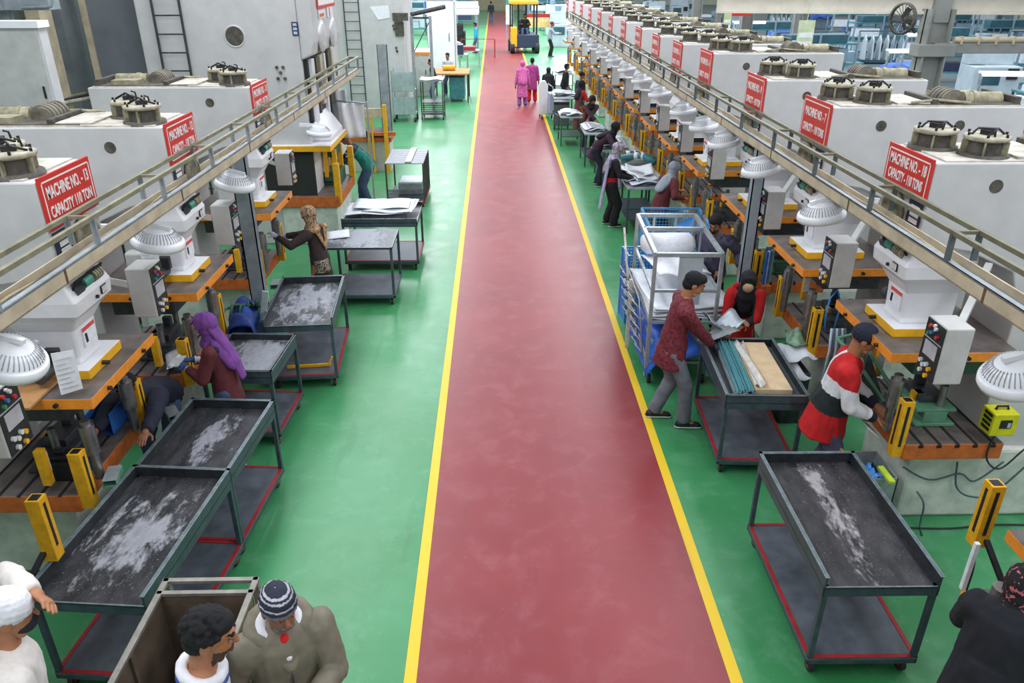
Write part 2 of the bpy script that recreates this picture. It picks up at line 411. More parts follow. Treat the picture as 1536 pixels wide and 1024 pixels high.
        b = MB(); b.cyl((-.008, -.02, zs + .54), (-.022, -.02, zs + .54), .014, n=10); b.build('head_knob', BLACK, hd)
    b = MB(); b.box2((.112, -.11, zs + .17), (.125, .07, zs + .32), 0); b.box2((.110, -.11, zs + .29), (.113, .07, zs + .32), 1); b.box2((.110, .02, zs + .20), (.113, .05, zs + .27), 2)
    b.build('warning_label', [PAPER, mat('label_red', 'e0584c', .6), BLACK], hd)
    b = MB(); b.cyl((.028, .06, zs + .04), (-.02, .06, zs + .04), .017, n=10); b.build('base_knob', BLACK, p)
    # near-side fittings of the housing
    for s in (1,):
        b = MB(); b.box2((.30, s * .27, zs + .10), (.55, s * .40, zs + .34)); b.build('side_gearbox', CTRL, p, .02)
        b = MB(); b.cyl((.28, s * .22, zs + .11), (.28, s * .44, zs + .11), .05, n=14); b.build('air_cylinder', DSTEEL, p)
        b = MB(); b.box2((.2, s * .24, zs + .14), (.3, s * .3, zs + .26)); b.build('valve_block', BLACK, p, .008)
    if su:
        for c in p.children:
            if c not in kids0: c.location.x = su
    # ram and bolster
    b = MB(); b.box2((.22 + su, -.34, zs - .30), (.80 + su, .34, zs - .085), 0); b.build('ram', DGREEN if green else DSTEEL, p, .01)  # steel ones are darkened to carry the shadow under the slide
    kids0 = set(p.children)
    for s in (-1, 1):
        b = MB(); b.cyl((.12, s * .33, .87), (.12, s * .33, zs - .3), .035, n=14); b.cyl((.12, s * .33, 1.1), (.12, s * .33, zs - .34), .055, n=14); b.build('guide_post', STEEL, p)
    b = MB(); b.box2((.18, -.56, .72), (1.0, .56, .87), 0, 1)
    b.build('bolster', [RUSTOR, PLATE], p, .008)
    b = MB()
    for k in range(5):
        x = .30 + k * .15; b.box2((x, -.565, .868), (x + .025, .565, .8735)); b.box2((x - .008, -.5625, .835), (x + .033, -.5565, .862))
    b.build('t_slot', SLOT, p)
    for c in p.children:
        if bu and c not in kids0: c.location.x = bu
    # light guards on the front corners of the bolster
    for (u, y, z0, h, rw) in guards:
        b = MB()
        if abs(y) > .7: b.bar((u + .1, y * .66, .80), (u + .02, y, z0 + .1), .04, .02, 2)
        if rw == 2: b.bar((u + .1, .5, .80), (u, y, z0 + .02), .05, .03, 0)
        if rw == 0:
            b.box2((u - .045, y - .045, z0), (u + .045, y + .045, z0 + h), 0); b.box2((u - .03, y - .03, z0 + h), (u + .03, y + .03, z0 + h + .004), 2)
            b.box2((u - .048, y - .012, z0 + .1), (u - .044, y + .012, z0 + h - .04), 2); b.box2((u - .012, y - .048, z0 + .1), (u + .012, y - .0445, z0 + h - .04), 2)
        else:
            b.box2((u - .03 / rw, y - .03 / rw, z0 + .1 / rw), (u + .03 / rw, y + .03 / rw, z0 + h), rw - 1)
            if rw == 1: b.box2((u - .032, y - .033, z0 + .2), (u + .032, y - .029, z0 + h - .03), 1)
        b.build('light_guard', [GUARDY, PAPER, BLACK], p, .004)
    # control box
    c = (.05, -.92, 1.92); b = MB(); b.box(c, (.20, .25, .44)); cb = b.build('control_box', CTRL, p, .012)
    b = MB(); b.box((c[0] - .103, c[1], c[2]), (.006, .235, .42), 0); b.box((c[0] - .108, c[1] + .0, c[2] - .0), (.004, .16, .11), 1)
    b.box((c[0] - .108, c[1], c[2] + .075), (.004, .225, .006), 1)
    b.build('control_panel', [PANEL, mat('panel_grey', 'b9b9bd', .5)], cb)
    BM = [mat('button_red', 'd23a3a', .4), mat('button_blue', '4a7ab0', .4), mat('button_white', 'e0e0e0', .4), mat('button_green', '3f8a5a', .4), YELLOW]
    for (y, z, m, r_) in ((.05, .17, 0, .014), (.02, .13, 1, .014), (-.02, .17, 2, .014), (-.05, .12, 0, .014), (.0, .19, 2, .012), (.06, .11, 3, .014), (.07, -.11, 2, .017), (.03, -.13, 2, .017), (-.01, -.11, 2, .017), (-.05, -.13, 4, .017), (.05, -.18, 2, .017), (-.03, -.19, 4, .017))[::1 if near else 4]:
        b = MB(); b.cyl((c[0] - .105, c[1] + y, c[2] + z), (c[0] - .125, c[1] + y, c[2] + z), r_, n=10); b.build('push_button', BM[m], cb)
    b = MB(); b.bar((.14, -.85, 1.98), (.6, -.33, 2.34), .05); b.build('control_arm', CTRL, p)
    return p
# ------------------------------------------------------------------ fans, carts, walkways
def make_fan(loc, rz, label, tilt=.35, arm=.45):
    """dome fan on an arm; local +x runs back to the press"""
    p = empty('dome_fan', loc, rz, label, 'fan', 'white dome fans along the press rows')
    rt = Matrix.Rotation(-tilt, 3, 'Y')
    b = MB(); b.lathe([(.175, -.045), (.20, -.04), (.208, -.01), (.20, .02), (.185, .03), (.175, .02), (.178, -.045)], (0, 0, 0), rt, 36); b.build('rim', FANW, p)
    b = MB(); b.lathe([(.18, .01), (.165, .05), (.13, .085), (.08, .105), (.03, .112), (0, .112)], (0, 0, 0), rt, 32); dm = b.build('dome', FANW, p)
    b = MB()
    for k in range(40):
        a = 2 * PI * k / 40; ca, sa = math.cos(a), math.sin(a)
        pts = [rt @ V((r * ca, r * sa, z)) for r, z in ((.174, .034), (.15, .071), (.115, .096))]
        b.tube(pts, .0035, 4)
    b.build('vent_slots', mat('fan_slot_grey', 'a8abb2', .6), dm)
    b = MB()
    for k in range(7): b.lathe([(.02 + k * .025, -.03), (.023 + k * .025, -.03), (.023 + k * .025, -.034), (.02 + k * .025, -.034)], (0, 0, 0), rt, 28)
    for k in range(8):
        a = PI * k / 4; b.bar(rt @ V((0, 0, -.032)), rt @ V((.18 * math.cos(a), .18 * math.sin(a), -.03)), .004)
    b.build('grille', FANW, p)
    b = MB()
    for k in range(4):
        a = PI / 2 * k; b.box(rt @ V((.08 * math.cos(a), .08 * math.sin(a), -.005)), (.13, .06, .006), 0, rt @ Matrix.Rotation(a, 3, 'Z') @ Matrix.Rotation(.4, 3, 'X'))
    b.build('blade', FANW, p)
    b = MB(); b.bar(rt @ V((.02, 0, .11)), (arm, 0, .12), .035, .05); b.bar((-.12, .0, .1), (.06, 0, .15), .03, .03); b.build('arm', FANW, p)
    return p

POWDER_HEAVY = powder_mat('tray_heavy_dust', '24262a', 'b4b6be', .30, .55, .10, -.30)
POWDER_MID = powder_mat('tray_medium_dust', '24262a', 'a2a4ae', .26, .42, .06, -.45)
POWDER_LIGHT = powder_mat('tray_light_dust', '24252a', 'b0acb0', .17, .80, .075, .12)
POWDER_ALL = powder_mat('tray_full_dust', '3a3d42', 'a4a8b2', .7, .8, .09)

def make_cart(loc, rz, label, w=.75, l=1.32, h=.9, rims=(.09, .09, .09, .09), floor=None, shelf=True, red=True, flat=False, hub=None):
    """two-deck steel cart; rims = near, far, left, right heights"""
    p = empty('tray_cart', loc, rz, label, 'cart', 'steel tray carts along the aisle')
    zt = h - .095 if not flat else h - .02; x, y = w / 2, l / 2
    b = MB(); b.box2((-x, -y, zt - .012), (x, y, zt - .004)); b.build('tray_bottom', TRAYDK, p)
    b = MB(); b.box2((-x + .006, -y + .006, zt - .004), (x - .006, y - .006, zt)); tf = b.build('tray_floor', floor or POWDER_MID, p)
    t = .012; n, f, le, ri = rims; WE = mat('rim_worn_edge', '7d8c92', .45, .3, .15, 20); ap = .03 if flat else .075
    for (a0, a1, hh) in (((-x, -y), (x, -y + t), n), ((-x, y - t), (x, y), f), ((-x, -y), (-x + t, y), le), ((x - t, -y), (x, y), ri)):
        b = MB(); b.box2((a0[0], a0[1], zt - ap), (a1[0], a1[1], zt + hh), 0)
        if hh > .05:
            b.box2((a0[0] - .008, a0[1] - .008, zt + hh - .006), (a1[0] + .008, a1[1] + .008, zt + hh), 2)   # folded lip
            dx, dy = (.003 if a0[0] < -x + .001 and a1[0] < 0 else -.003 if a0[0] > 0 else 0), (.003 if a1[1] < 0 else -.003 if a0[1] > 0 else 0)
            b.box2((a0[0] + dx + .001, a0[1] + dy + .001, zt), (a1[0] + dx - .001, a1[1] + dy - .001, zt + hh - .008), 1)
        else: b.box2((a0[0], a0[1], zt + hh - .001), (a1[0], a1[1], zt + hh + .001), 2)
        b.build('tray_rim', [TRAYBLUE, TRAYDK, WE], p)
    lx, ly = x - .02, y - .02
    for sx in (-1, 1):
        for sy in (-1, 1):
            b = MB(); b.box2((sx * lx - .018, sy * ly - .018, .16), (sx * lx + .018, sy * ly + .018, zt)); b.build('leg', TRAYBLUE, p, .003)
    b = MB(); b.box2((-x, -y, .155), (x, y, .175), 0)
    if red:
        e = .03
        for (a0, a1) in (((-x, -y), (x, -y + e)), ((-x, y - e), (x, y)), ((-x, -y), (-x + e, y)), ((x - e, -y), (x, y))): b.box2((a0[0], a0[1], .176), (a1[0], a1[1], .179), 1)
    b.box2((-x, -y, .12), (x, -y + .02, .155), 2); b.box2((-x, y - .02, .12), (x, y, .155), 2); b.box2((-x, -y, .12), (-x + .02, y, .155), 2); b.box2((x - .02, -y, .12), (x, y, .155), 2)
    b.build('shelf', [SHELFM, REDTRIM, TRAYBLUE], p)
    for sx in (-1, 1):
        for sy in (-1, 1):
            cx, cy = sx * (x - .06), sy * (y - .07)
            b = MB(); b.box2((cx - .03, cy - .03, .112), (cx + .03, cy + .03, .12)); b.box2((cx - .027, cy - .02, .05), (cx - .021, cy + .025, .112)); b.box2((cx + .021, cy - .02, .05), (cx + .027, cy + .025, .112))
            cs = b.build('caster', STEEL, p)
            b = MB(); b.cyl((cx - .018, cy, .05), (cx + .018, cy, .05), .05, n=20, m=0); b.cyl((cx - .02, cy, .05), (cx + .02, cy, .05), .03, n=14, m=1); b.build('wheel', [RUBBER, hub or CASTERRED], cs)
    return p

def walkway(name, a, b_, side, label, pm=None, rm=None):
    """cable bridge with two low rails, from a to b_ (aisle-side lower edge); side = +1 when the press row is at +x"""
    a = V(a); b_ = V(b_); d = (b_ - a); L = d.length
    yaw = math.atan2(d.x, d.y); pit = math.atan2(d.z, math.hypot(d.x, d.y))
    p = empty(name, a, 0, label, 'walkway')
    p.rotation_euler = (Matrix.Rotation(-yaw, 3, 'Z') @ Matrix.Rotation(pit, 3, 'X')).to_euler()
    s = side; W = .20
    b = MB(); b.box2((0, 0, 0), (s * .012, L, .10), 0); b.box2((0, 0, 0), (s * .06, L, .01), 0); b.box2((0, 0, .088), (s * .05, L, .10), 1)
    for k in range(1, int(L / 1.9)): b.box2((-s * .003, k * 1.9 - .01, .0), (0, k * 1.9 + .012, .1), 2)
    b.build('near_channel', [BEIGE, POSTM, mat('beam_joint_rust', '6a5438', .8, 0, .2, 20)], p)
    b = MB(); b.box2((s * W, 0, 0), (s * (W - .012), L, .08), 0); b.box2((s * (W - .06), 0, .0), (s * W, L, .01)); b.build('far_channel', BEIGE, p)
    b = MB(); b.box2((s * .05, 0, .02), (s * (W - .02), L, .028)); b.build('tray_sheet', mat('tray_blue_grey', '9fb0c4', .4, .2, .1, 3), p)
    b = MB()
    for k in range(4):
        pts = [(s * (.075 + .026 * k + .012 * math.sin(i * .9 + k)), i * L / 40, .04 + .012 * math.sin(i * 1.7 + 2 * k)) for i in range(41)]
        b.tube(pts, .010, 6, k % 3)
    b.build('cable_run', [mat('cable_cream', 'b8a888', .7), CABLE, mat('cable_brown', '6a5a48', .7)], p)
    b = MB()
    zr = .285
    for xx in (.015, W - .015): b.bar((s * xx, 0, zr), (s * xx, L, zr), .03, .03, 0)
    b.build('rail', rm or RAILM, p)
    n = int(L / 1.12)
    for k in range(n + 1):
        y = .12 + k * (L - .2) / n
        for xx in (.015, W - .015):
            b = MB(); b.bar((s * xx, y, .10), (s * xx, y, zr), .035, .022); b.build('post', pm or POSTM, p)
        if k % 1 == 0:
            b = MB(); b.bar((s * .015, y, zr), (s * (W - .015), y, zr), .022, .022); b.build('cross_bar', rm or RAILM, p)
    return p

def column(name, x, y, z0, z1, w, label, m=None, cat='column', h=.10):
    p = empty(name, (x, y, z0), 0, label, cat)
    b = MB(); t = .014
    b.box2((-w / 2, -h / 2, 0), (-w / 2 + t, h / 2, z1 - z0)); b.box2((w / 2 - t, -h / 2, 0), (w / 2, h / 2, z1 - z0)); b.box2((-w / 2, -.005, 0), (w / 2, .005, z1 - z0)); b.box2((-w / 2, h / 2 - .01, 0), (w / 2, h / 2, z1 - z0)); b.box2((-w / 2, -h / 2, 0), (w / 2, -h / 2 + .01, z1 - z0))
    b.build('shaft', m or POSTM, p)
    b = MB(); b.box2((-w, -w, 0), (w, w, .02)); b.build('foot_plate', m or POSTM, p)
    return p
# ------------------------------------------------------------------ left row and right row
TON = 'CAPACITY 110 TON'
LEFT = [  # X0, yc, ztop, zs, sign
    (-3.0, 3.13, 3.15, 1.70, None, 'grey power press at the very front of the left row, mostly out of frame'),
    (-2.93, 5.22, 3.15, 1.68, ('MACHINE NO. - 13', 'CAPACITY 110 TON'), 'grey power press in the left row whose red sign reads machine no. 13'),
    (-2.85, 7.10, 3.15, 1.70, ('MACHINE NO. - 12', 'CAPACITY - 110 TON'), 'grey power press in the left row whose red sign reads machine no. 12'),
    (-2.83, 9.62, 3.14, 1.70, ('MACHINE NO. - 11', 'CAPACITY - 110 TON'), 'grey power press in the left row whose red sign reads machine no. 11'),
]
for i, (x, y, zt, zs, sg, lb) in enumerate(LEFT):
    make_press((x, y, 0), PI, lb, zt, zs, sg, near=True, left=True, **({} if i else dict(guards=((.14, .5, .74, .48, 0), (-.08, -.84, .9, .48, 0)))))
RIGHT = [
    (3.15, 3.03, 3.15, 1.36, None, 'grey power press at the very front of the right row, beside the woman in black'),
    (3.15, 5.76, 3.12, 1.70, ('MACHINE NO. - 18', 'CAPACITY - 110 TONS'), 'grey power press in the right row whose red sign reads machine no. 18'),
    (3.13, 7.60, 3.215, 1.70, ('MACHINE NO. - 7', 'CAPACITY - 110 TONS'), 'grey power press in the right row whose red sign reads machine no. 7'),
    (3.08, 9.37, 3.23, 1.70, ('MACHINE NO. - 9', 'CAPACITY - 110 TON'), 'grey power press in the right row whose red sign reads machine no. 9'),
    (3.06, 11.67, 3.30, 1.70, ('MACHINE NO. - 6', 'CAPACITY - 110 TON'), 'grey power press in the right row whose red sign reads machine no. 6'),
    (3.03, 13.45, 3.27, 1.70, ('MACHINE NO. - 5', 'CAPACITY - 110 TON'), 'grey power press in the right row whose red sign reads machine no. 5'),
]
ORD = ['sixth', 'seventh', 'eighth', 'ninth', 'tenth', 'eleventh', 'twelfth', 'thirteenth', 'fourteenth', 'fifteenth', 'sixteenth', 'seventeenth']
for i, (x, y, zt, zs, sg, lb) in enumerate(RIGHT):
    q = make_press((x, y, 0), 0, lb, zt, zs, sg, near=i < 5, hazard=i > 4, green=i == 1, **(dict(su=-.01, bu=-.31, guards=((-.04, .83, 1.0, .48, 0), (-.23, .58, .80, .42, 2))) if i == 0 else {}))
far0 = None
for k in range(9):
    y = 15.25 + 1.85 * k + .06 * k * k; x = 3.02 - .006 * k
    lb = 'grey power press with striped slide edge, %s press back in the right row' % ORD[k + 1]
    if far0 is None: far0 = make_press((x, y, 0), 0, lb, 3.25, 1.70, ('MACHINE NO. - 4', 'CAPACITY - 110 TON'), near=False, hazard=True); q = far0
    else: q = copy_tree(far0, label=lb); q.location = (x, y, 0)
# fans
for (x, y, z, n, t) in ((-2.73, 3.86, 2.42, 'left machine no. 13', .45), (-2.75, 6.02, 2.38, 'left machine no. 12', .2), (-2.74, 8.02, 2.34, 'left machine no. 11', .2)):
    make_fan((x, y, z), PI, 'white dome fan on an arm in front of ' + n, t)
for (x, y, z, n, t) in ((2.92, 3.72, 2.32, 'the front press of the right row', .35), (2.87, 6.52, 2.42, 'machine no. 18', .2), (2.86, 8.2, 2.42, 'machine no. 7', .2), (2.88, 9.75, 2.40, 'machine no. 9', .2)):
    make_fan((x, y, z), 0, 'white dome fan on an arm beyond ' + n, t)
f0 = None
for k, y in enumerate((11.05, 12.35, 14.2, 16.05, 17.9, 19.85, 21.9, 24.0, 26.2, 28.5, 31.0)):
    lb = 'white dome fan, %s fan counted back from right machine no. 6' % (['first', 'second', 'third', 'fourth', 'fifth'] + ORD)[k]
    if f0 is None: f0 = make_fan((2.95, y, 2.36), 0, lb, .15, .3); q = f0
    else: q = copy_tree(f0, label=lb); q.location = (2.95 - .006 * k, y, 2.36)
# walkways over the rows with their columns
walkway('cable_walkway', (-2.69, 2.6, 2.61), (-2.53, 15.2, 2.60), -1, 'beige cable walkway with low rails running along the left press row')
walkway('cable_walkway', (2.86, 2.2, 2.60), (2.76, 31.5, 2.60), 1, 'beige cable walkway with low rails running along the right press row', mat('dark_rail_post', '5c6668', .5, .1, .12, 8), mat('dark_olive_rail', '77745e', .5, .1, .15, 8))
column('walkway_column', -2.76, 8.30, 0, 2.62, .17, 'blue grey steel column under the left walkway between machines 12 and 11')
column('walkway_column', 2.95, 8.52, 0, 2.59, .13, 'blue grey steel column under the right walkway just beyond machine no. 7', mat('pale_column_paint', 'a4b0ba', .5, 0, .1, 5))

# carts
make_cart((-2.52, 4.31, 0), R(-5), 'dark tray cart at the front of the left row, heaviest with white dust', .76, 1.34, .9, (.0, .09, .09, .09), POWDER_HEAVY)
make_cart((-2.42, 5.50, 0), R(-4), 'dark tray cart with dust streaks, behind the front left cart and beside machine 13', .74, 1.04, .9, (.05, .09, .09, .09), POWDER_MID)
make_cart((-2.52, 7.02, 0), R(-3), 'dusty tray cart beside the woman in the purple headscarf', .70, .84, .9, (.07, .07, .07, .07), POWDER_ALL)
make_cart((-2.26, 8.43, 0), R(4), 'dusty tray cart standing in front of the blue tarpaulin by machine 12', .76, 1.30, .9, (.0, .09, .09, .09), POWDER_ALL)
make_cart((-1.93, 10.62, 0), R(0), 'flat topped steel cart beside the woman in the patterned headscarf', .95, .86, .9, (.0, .0, .0, .0), POWDER_ALL, flat=True, red=False)
make_cart((-1.83, 12.10, 0), R(0), 'long tray cart piled with white cut sheets on the left side', 1.18, .98, .9, (.06, .06, .0, .0), POWDER_ALL)
make_cart((2.46, 4.38, 0), R(-.5), 'dark tray cart standing alone at the front of the right side', .75, 1.40, .9, (.0, .09, .09, .09), POWDER_LIGHT)
make_cart((2.48, 6.60, 0), R(-3), 'tray cart loaded with aqua strips and brown board on the right side', .74, 1.2, .9, (.08, .08, .09, .09), mat('tray_grey_floor', '5c6468', .5, .2, .1, 8))

make_fan((-2.86, 12.72, 1.98), PI, 'white dome fan beside the yellow slide of the giant press', .1, .3)
# ------------------------------------------------------------------ the two giant presses behind the left row
def ladder(name, x, y, z0, z1, label, w=.42, n=None):
    p = empty(name, (x, y, z0), 0, label, 'ladder'); h = z1 - z0
    for s in (-1, 1):
        b = MB(); b.bar((s * w / 2, 0, 0), (s * w / 2, 0, h), .035, .02); b.build('side_rail', DSTEEL, p)
    k = 0; z = .15
    while z < h:
        b = MB(); b.cyl((-w / 2, 0, z), (w / 2, 0, z), .012, n=8); b.build('rung', DSTEEL, p); z += .27
    b = MB()
    for z in (.4, h - .5):
        for s in (-1, 1): b.bar((s * w / 2, 0, z), (s * w / 2, .10, z), .02)
    b.build('stand_off', DSTEEL, p)
    return p
p = empty('giant_press', (-4.2, 13.0, 0), 0, 'towering pale grey press with a ladder and porthole on its side, behind machine 11', 'press')
b = MB(); b.box2((-1.35, 0, 0), (1.12, 3.1, 5.2)); b.build('frame', GREY, p, .02)
b = MB(); b.prism([(1.12, 3.05), (1.12, 5.2), (1.36, 5.2), (1.36, 3.32), (1.30, 3.12)], .0, 2.2); cr = b.build('crown', GREY, p, .03)
for k in range(2):
    b = MB(); b.lathe([(.26, 0), (.25, .02), (.18, .045), (0, .06)], (1.36, .55 + k * .95, 3.38), Matrix.Rotation(PI / 2, 3, 'Y'), 28)
    b.build('round_cover', mat('pale_cover', 'd8dadc', .3, .2, .08, 6), cr)
b = MB(); b.lathe([(.0, 0.004), (.142, 0.004)], (.12, -.0, 3.41), Matrix.Rotation(PI / 2, 3, 'X'), 28); b.build('porthole', [DARKCAST], p)
b = MB(); b.lathe([(.14, .0), (.145, .008), (.165, .008), (.17, 0)], (.12, 0, 3.41), Matrix.Rotation(PI / 2, 3, 'X'), 28); b.build('porthole_ring', GREY, p)
b = MB(); b.box2((1.365, .40, 3.78), (1.378, 1.85, 4.25)); sg = b.build('sign_plate', REDSIGN, p)
b = MB(); b.box2((1.379, .47, 3.83), (1.383, 1.78, 4.05)); b.build('sign_panel', WHITELET, sg)
b = MB(); b.box2((1.365, .45, 3.40 + .24), (1.375, .95, 3.76), 0); b.box2((1.376, .5, 3.66), (1.379, .85, 3.71), 1); b.box2((1.365, 1.15, 3.62), (1.375, 1.65, 3.78), 0); b.box2((1.376, 1.3, 3.63), (1.379, 1.37, 3.77), 1)
b.build('notice', [PAPER, mat('notice_orange', 'e2682c', .6)], p)
b = MB(); b.box2((1.03, -.012, 3.42), (1.13, -.002, 3.62), 0)
for k in range(3): b.box2((1.05, -.016, 3.44 + k * .06), (1.11, -.011, 3.48 + k * .06), 1)
b.build('gauge_plate', [NAVY, SKYB], p)
b = MB(); b.box2((1.125, .1, 1.9), (1.18, 2.1, 3.06)); b.build('die_opening_shade', BLACK, p)  # black slab whose colour supplies the shade of the gap below the crown
for k in range(6):
    b = MB(); b.box2((1.18, .18 + k * .33, 2.05 + .1 * (k % 3)), (1.24, .18 + k * .33 + (.12 if k % 2 else .2), 3.05)); b.build('tie_rod_cover', [WHITEP, DARKCAST, BEIGE][k % 3], p, .01)
b = MB()
for (x, z) in ((.72, 2.95), (.82, 2.95), (.77, 2.87), (.72, 2.78), (.83, 2.78)): b.cyl((x, 0, z), (x, -.03, z), .025, n=10)
b.build('bolt_cluster', DARKCAST, p)
b = MB(); b.box2((.30, -.02, .87), (1.14, .02, 1.62)); b.build('die_opening_shade', mat('cavity_shade', '2a2c2c', .8), p)  # dark panel laid on the frame as painted shade between slide and bolster
# its yellow slide, wedge housing and bolster reach out over the floor
b = MB(); b.box2((.45, -.12, 1.63), (1.47, 1.4, 1.73), 0, 1); b.build('slide_plate', [YELLOW, WHITEP], p, .01)
b = MB(); b.prism([(.85, 1.73), (1.42, 1.73), (1.42, 1.80), (1.08, 2.28), (.75, 2.32), (.75, 1.73)], .25, 1.3); b.build('slide_housing', WHITEP, p, .02)
b = MB(); b.box2((.5, -.02, 0), (1.45, 1.4, .68)); b.build('press_bed', BASEGR, p, .02)
b = MB(); b.box2((.40, -.08, .68), (1.52, 1.5, .87), 0, 1); b.build('bolster', [RUSTOR, PLATE], p, .01)
b = MB(); b.box2((1.13, .7, .87), (1.40, 1.3, 1.10), 0); b.box2((1.15, .62, .95), (1.38, 1.38, 1.02), 0); b.box2((1.16, .75, 1.35), (1.36, 1.25, 1.63), 0); b.build('die_set', DGREEN, p, .01)
for k in range(4):
    b = MB(); b.box2((1.15 + .16 * (k % 2), .66 + .55 * (k // 2), 1.02), (1.22 + .16 * (k % 2), .74 + .55 * (k // 2), 1.5)); b.build('die_post', YELLOW, p)
for (x, y) in ((1.50, -.02), (1.50, 1.4)):
    b = MB(); b.box2((x - .05, y - .05, .75), (x + .05, y + .05, 1.42)); b.build('light_guard', GUARDY, p, .005)
ladder('press_ladder', -5.03, 12.9, .6, 5.2, 'dark steel ladder on the side of the giant press behind machine 11', .42)
q = empty('giant_press', (-5.07, 26.0, 0), 0, 'second towering pale grey press farther back on the left, with a white paper notice', 'press')
b = MB(); b.box2((-3.4, 0, 0), (2.22, 2.5, 5.6)); b.build('frame', GREY, q, .02)
b = MB(); b.box2((1.95, -.05, 2.45), (2.23, 0, 2.85)); b.box2((1.9, -.12, 2.90), (2.38, 0, 3.12)); b.build('side_cabinet', DARKCAST, q)
b = MB(); b.add([(1.20, -.006, 3.30), (1.78, -.006, 3.34), (1.82, -.01, 2.98), (1.44, -.012, 2.92)], [(0, 1, 2, 3)]); b.build('paper_notice', PAPER, q)
b = MB()
for (x, z) in ((1.9, 2.75), (1.92, 2.65), (1.95, 2.1), (1.97, 2.0)): b.cyl((x, 0, z), (x, -.03, z), .04, n=8)
b.build('bolt_cluster', DARKCAST, q)
ladder('press_ladder', -4.42, 25.88, .3, 5.4, 'dark steel ladder on the second giant press, beside the paper notice', .46)

# grey cladding, post and cabinet in the dark corner at the top left
b = MB(); b.box2((-9.5, 15.2, 0), (-5.6, 15.4, 6), 0)
for k in range(9): b.prism([(-9.4 + k * .44, 15.2), (-9.25 + k * .44, 15.1), (-9.1 + k * .44, 15.1), (-8.98 + k * .44, 15.2)], 0, 6, 0, 'xy')
cl = struct(b.build('wall_side', mat('dark_cladding', '9aa0a4', .6, .1, .12, 2)))
p = empty('roller_door', (-5.95, 13.6, 0), 0, 'dark slate shutter panel between the giant press and the grey cladding', 'shutter')
b = MB(); b.box2((-.62, 0, 0), (.30, .06, 6)); b.build('curtain', mat('slate_shutter', '767c84', .6, .1, .08, 2), p)
b = MB(); b.box2((.30, -.03, 0), (.40, .09, 6)); b.box2((-.72, -.03, 0), (-.62, .09, 6)); b.build('side_channel', BEIGE, p)
p = empty('steel_stanchion', (-7.25, 12.8, 0), 0, 'wide grey green building stanchion at the upper left, behind the presses', 'column')
b = MB(); b.box2((-.35, 0, 0), (.20, .04, 6), 0); b.box2((-.37, -.15, 0), (-.33, .2, 6), 0); b.build('web', mat('stanchion_grey_green', '7c847e', .6, 0, .15, 2), p)
b = MB(); b.box2((.20, -.16, 0), (.42, .2, 6)); b.build('flange', BEIGE, p, .005)
p = empty('electric_cabinet', (-6.13, 10.5, 0), 0, 'tall pale grey electric cabinet with a bright top at the upper left edge', 'cabinet')
b = MB(); b.box2((-.5, 0, .1), (.40, .2, 3.70)); b.build('body', GREY, p, .01)
b = MB(); b.box2((-.48, -.02, .15), (.38, 0, 3.66)); dr = b.build('door', CTRL, p, .005)
b = MB(); b.bar((.30, -.04, 2.85), (.30, -.04, 3.0), .02); b.build('handle', BLACK, dr)
b = MB(); b.box2((-.52, -.05, 3.70), (.43, .22, 3.78)); b.build('top_cap', LAMPW, p)  # plain pale slab capping the cabinet, not a lamp
b = MB(); b.box2((-.5, 0, 0), (.4, .2, .1)); b.build('plinth', BLACK, p)
p = empty('crane_bracket', (-6.35, 11.2, 3.72), 0, 'grey steel bracket with a cream crane beam at the upper left corner', 'bracket')
b = MB(); b.box2((-1.6, 0, .25), (-.35, .3, .65)); b.build('crane_beam', BEIGE, p, .01)
b = MB(); b.box2((-.35, -.05, .15), (-.15, .4, 1.2)); b.box2((-.15, 0, .15), (.45, .3, .75)); b.bar((-.25, .2, -3.72), (-.25, .2, .3), .12); b.tube([(.1, -.03, .18), (.5, -.03, .2), (.55, -.03, .35), (.55, -.03, .8)], .02); b.build('plate', POSTM, p, .01)
p = empty('pipe_bundle', (-6.5, 8.5, 2.45), 0, 'bundle of grey pipes running behind the left press row', 'pipes')
for k in range(5):
    b = MB(); b.tube([(-1.9 + .05 * k, -1.0, .02 * k), (-1.2 + .08 * k, 2.0, .04 * (k % 3)), (-.35 + .06 * k, 4.9, .05 * (k % 2))], .025 + .008 * (k % 3), 8); b.build('pipe', [GALV, BRASS, TEALGL, DSTEEL, TOPDUST][k], p)
b = MB(); b.bar((-1.5, 0, -2.45), (-1.5, 0, 0), .06); b.bar((-.6, 3.6, -2.45), (-.6, 3.6, 0), .06); b.build('pipe_support', DSTEEL, p)
p = empty('machine_cover', (-5.15, 9.7, 0), 0, 'pale plastic sheet draped over equipment behind machine 11', 'cover')
b = MB(); b.sheet((0, 0, 2.55), .7, 1.6, lambda u, v: -.9 * max(0, abs(u) - .25) - .5 * max(0, abs(v) - .3) + .05 * math.sin(14 * u + 5 * v), 0, 14, 14); b.box2((-.28, -.6, .0), (.28, .6, 2.48), 1); b.build('drape', [WHITESH, DARKCAST], p)

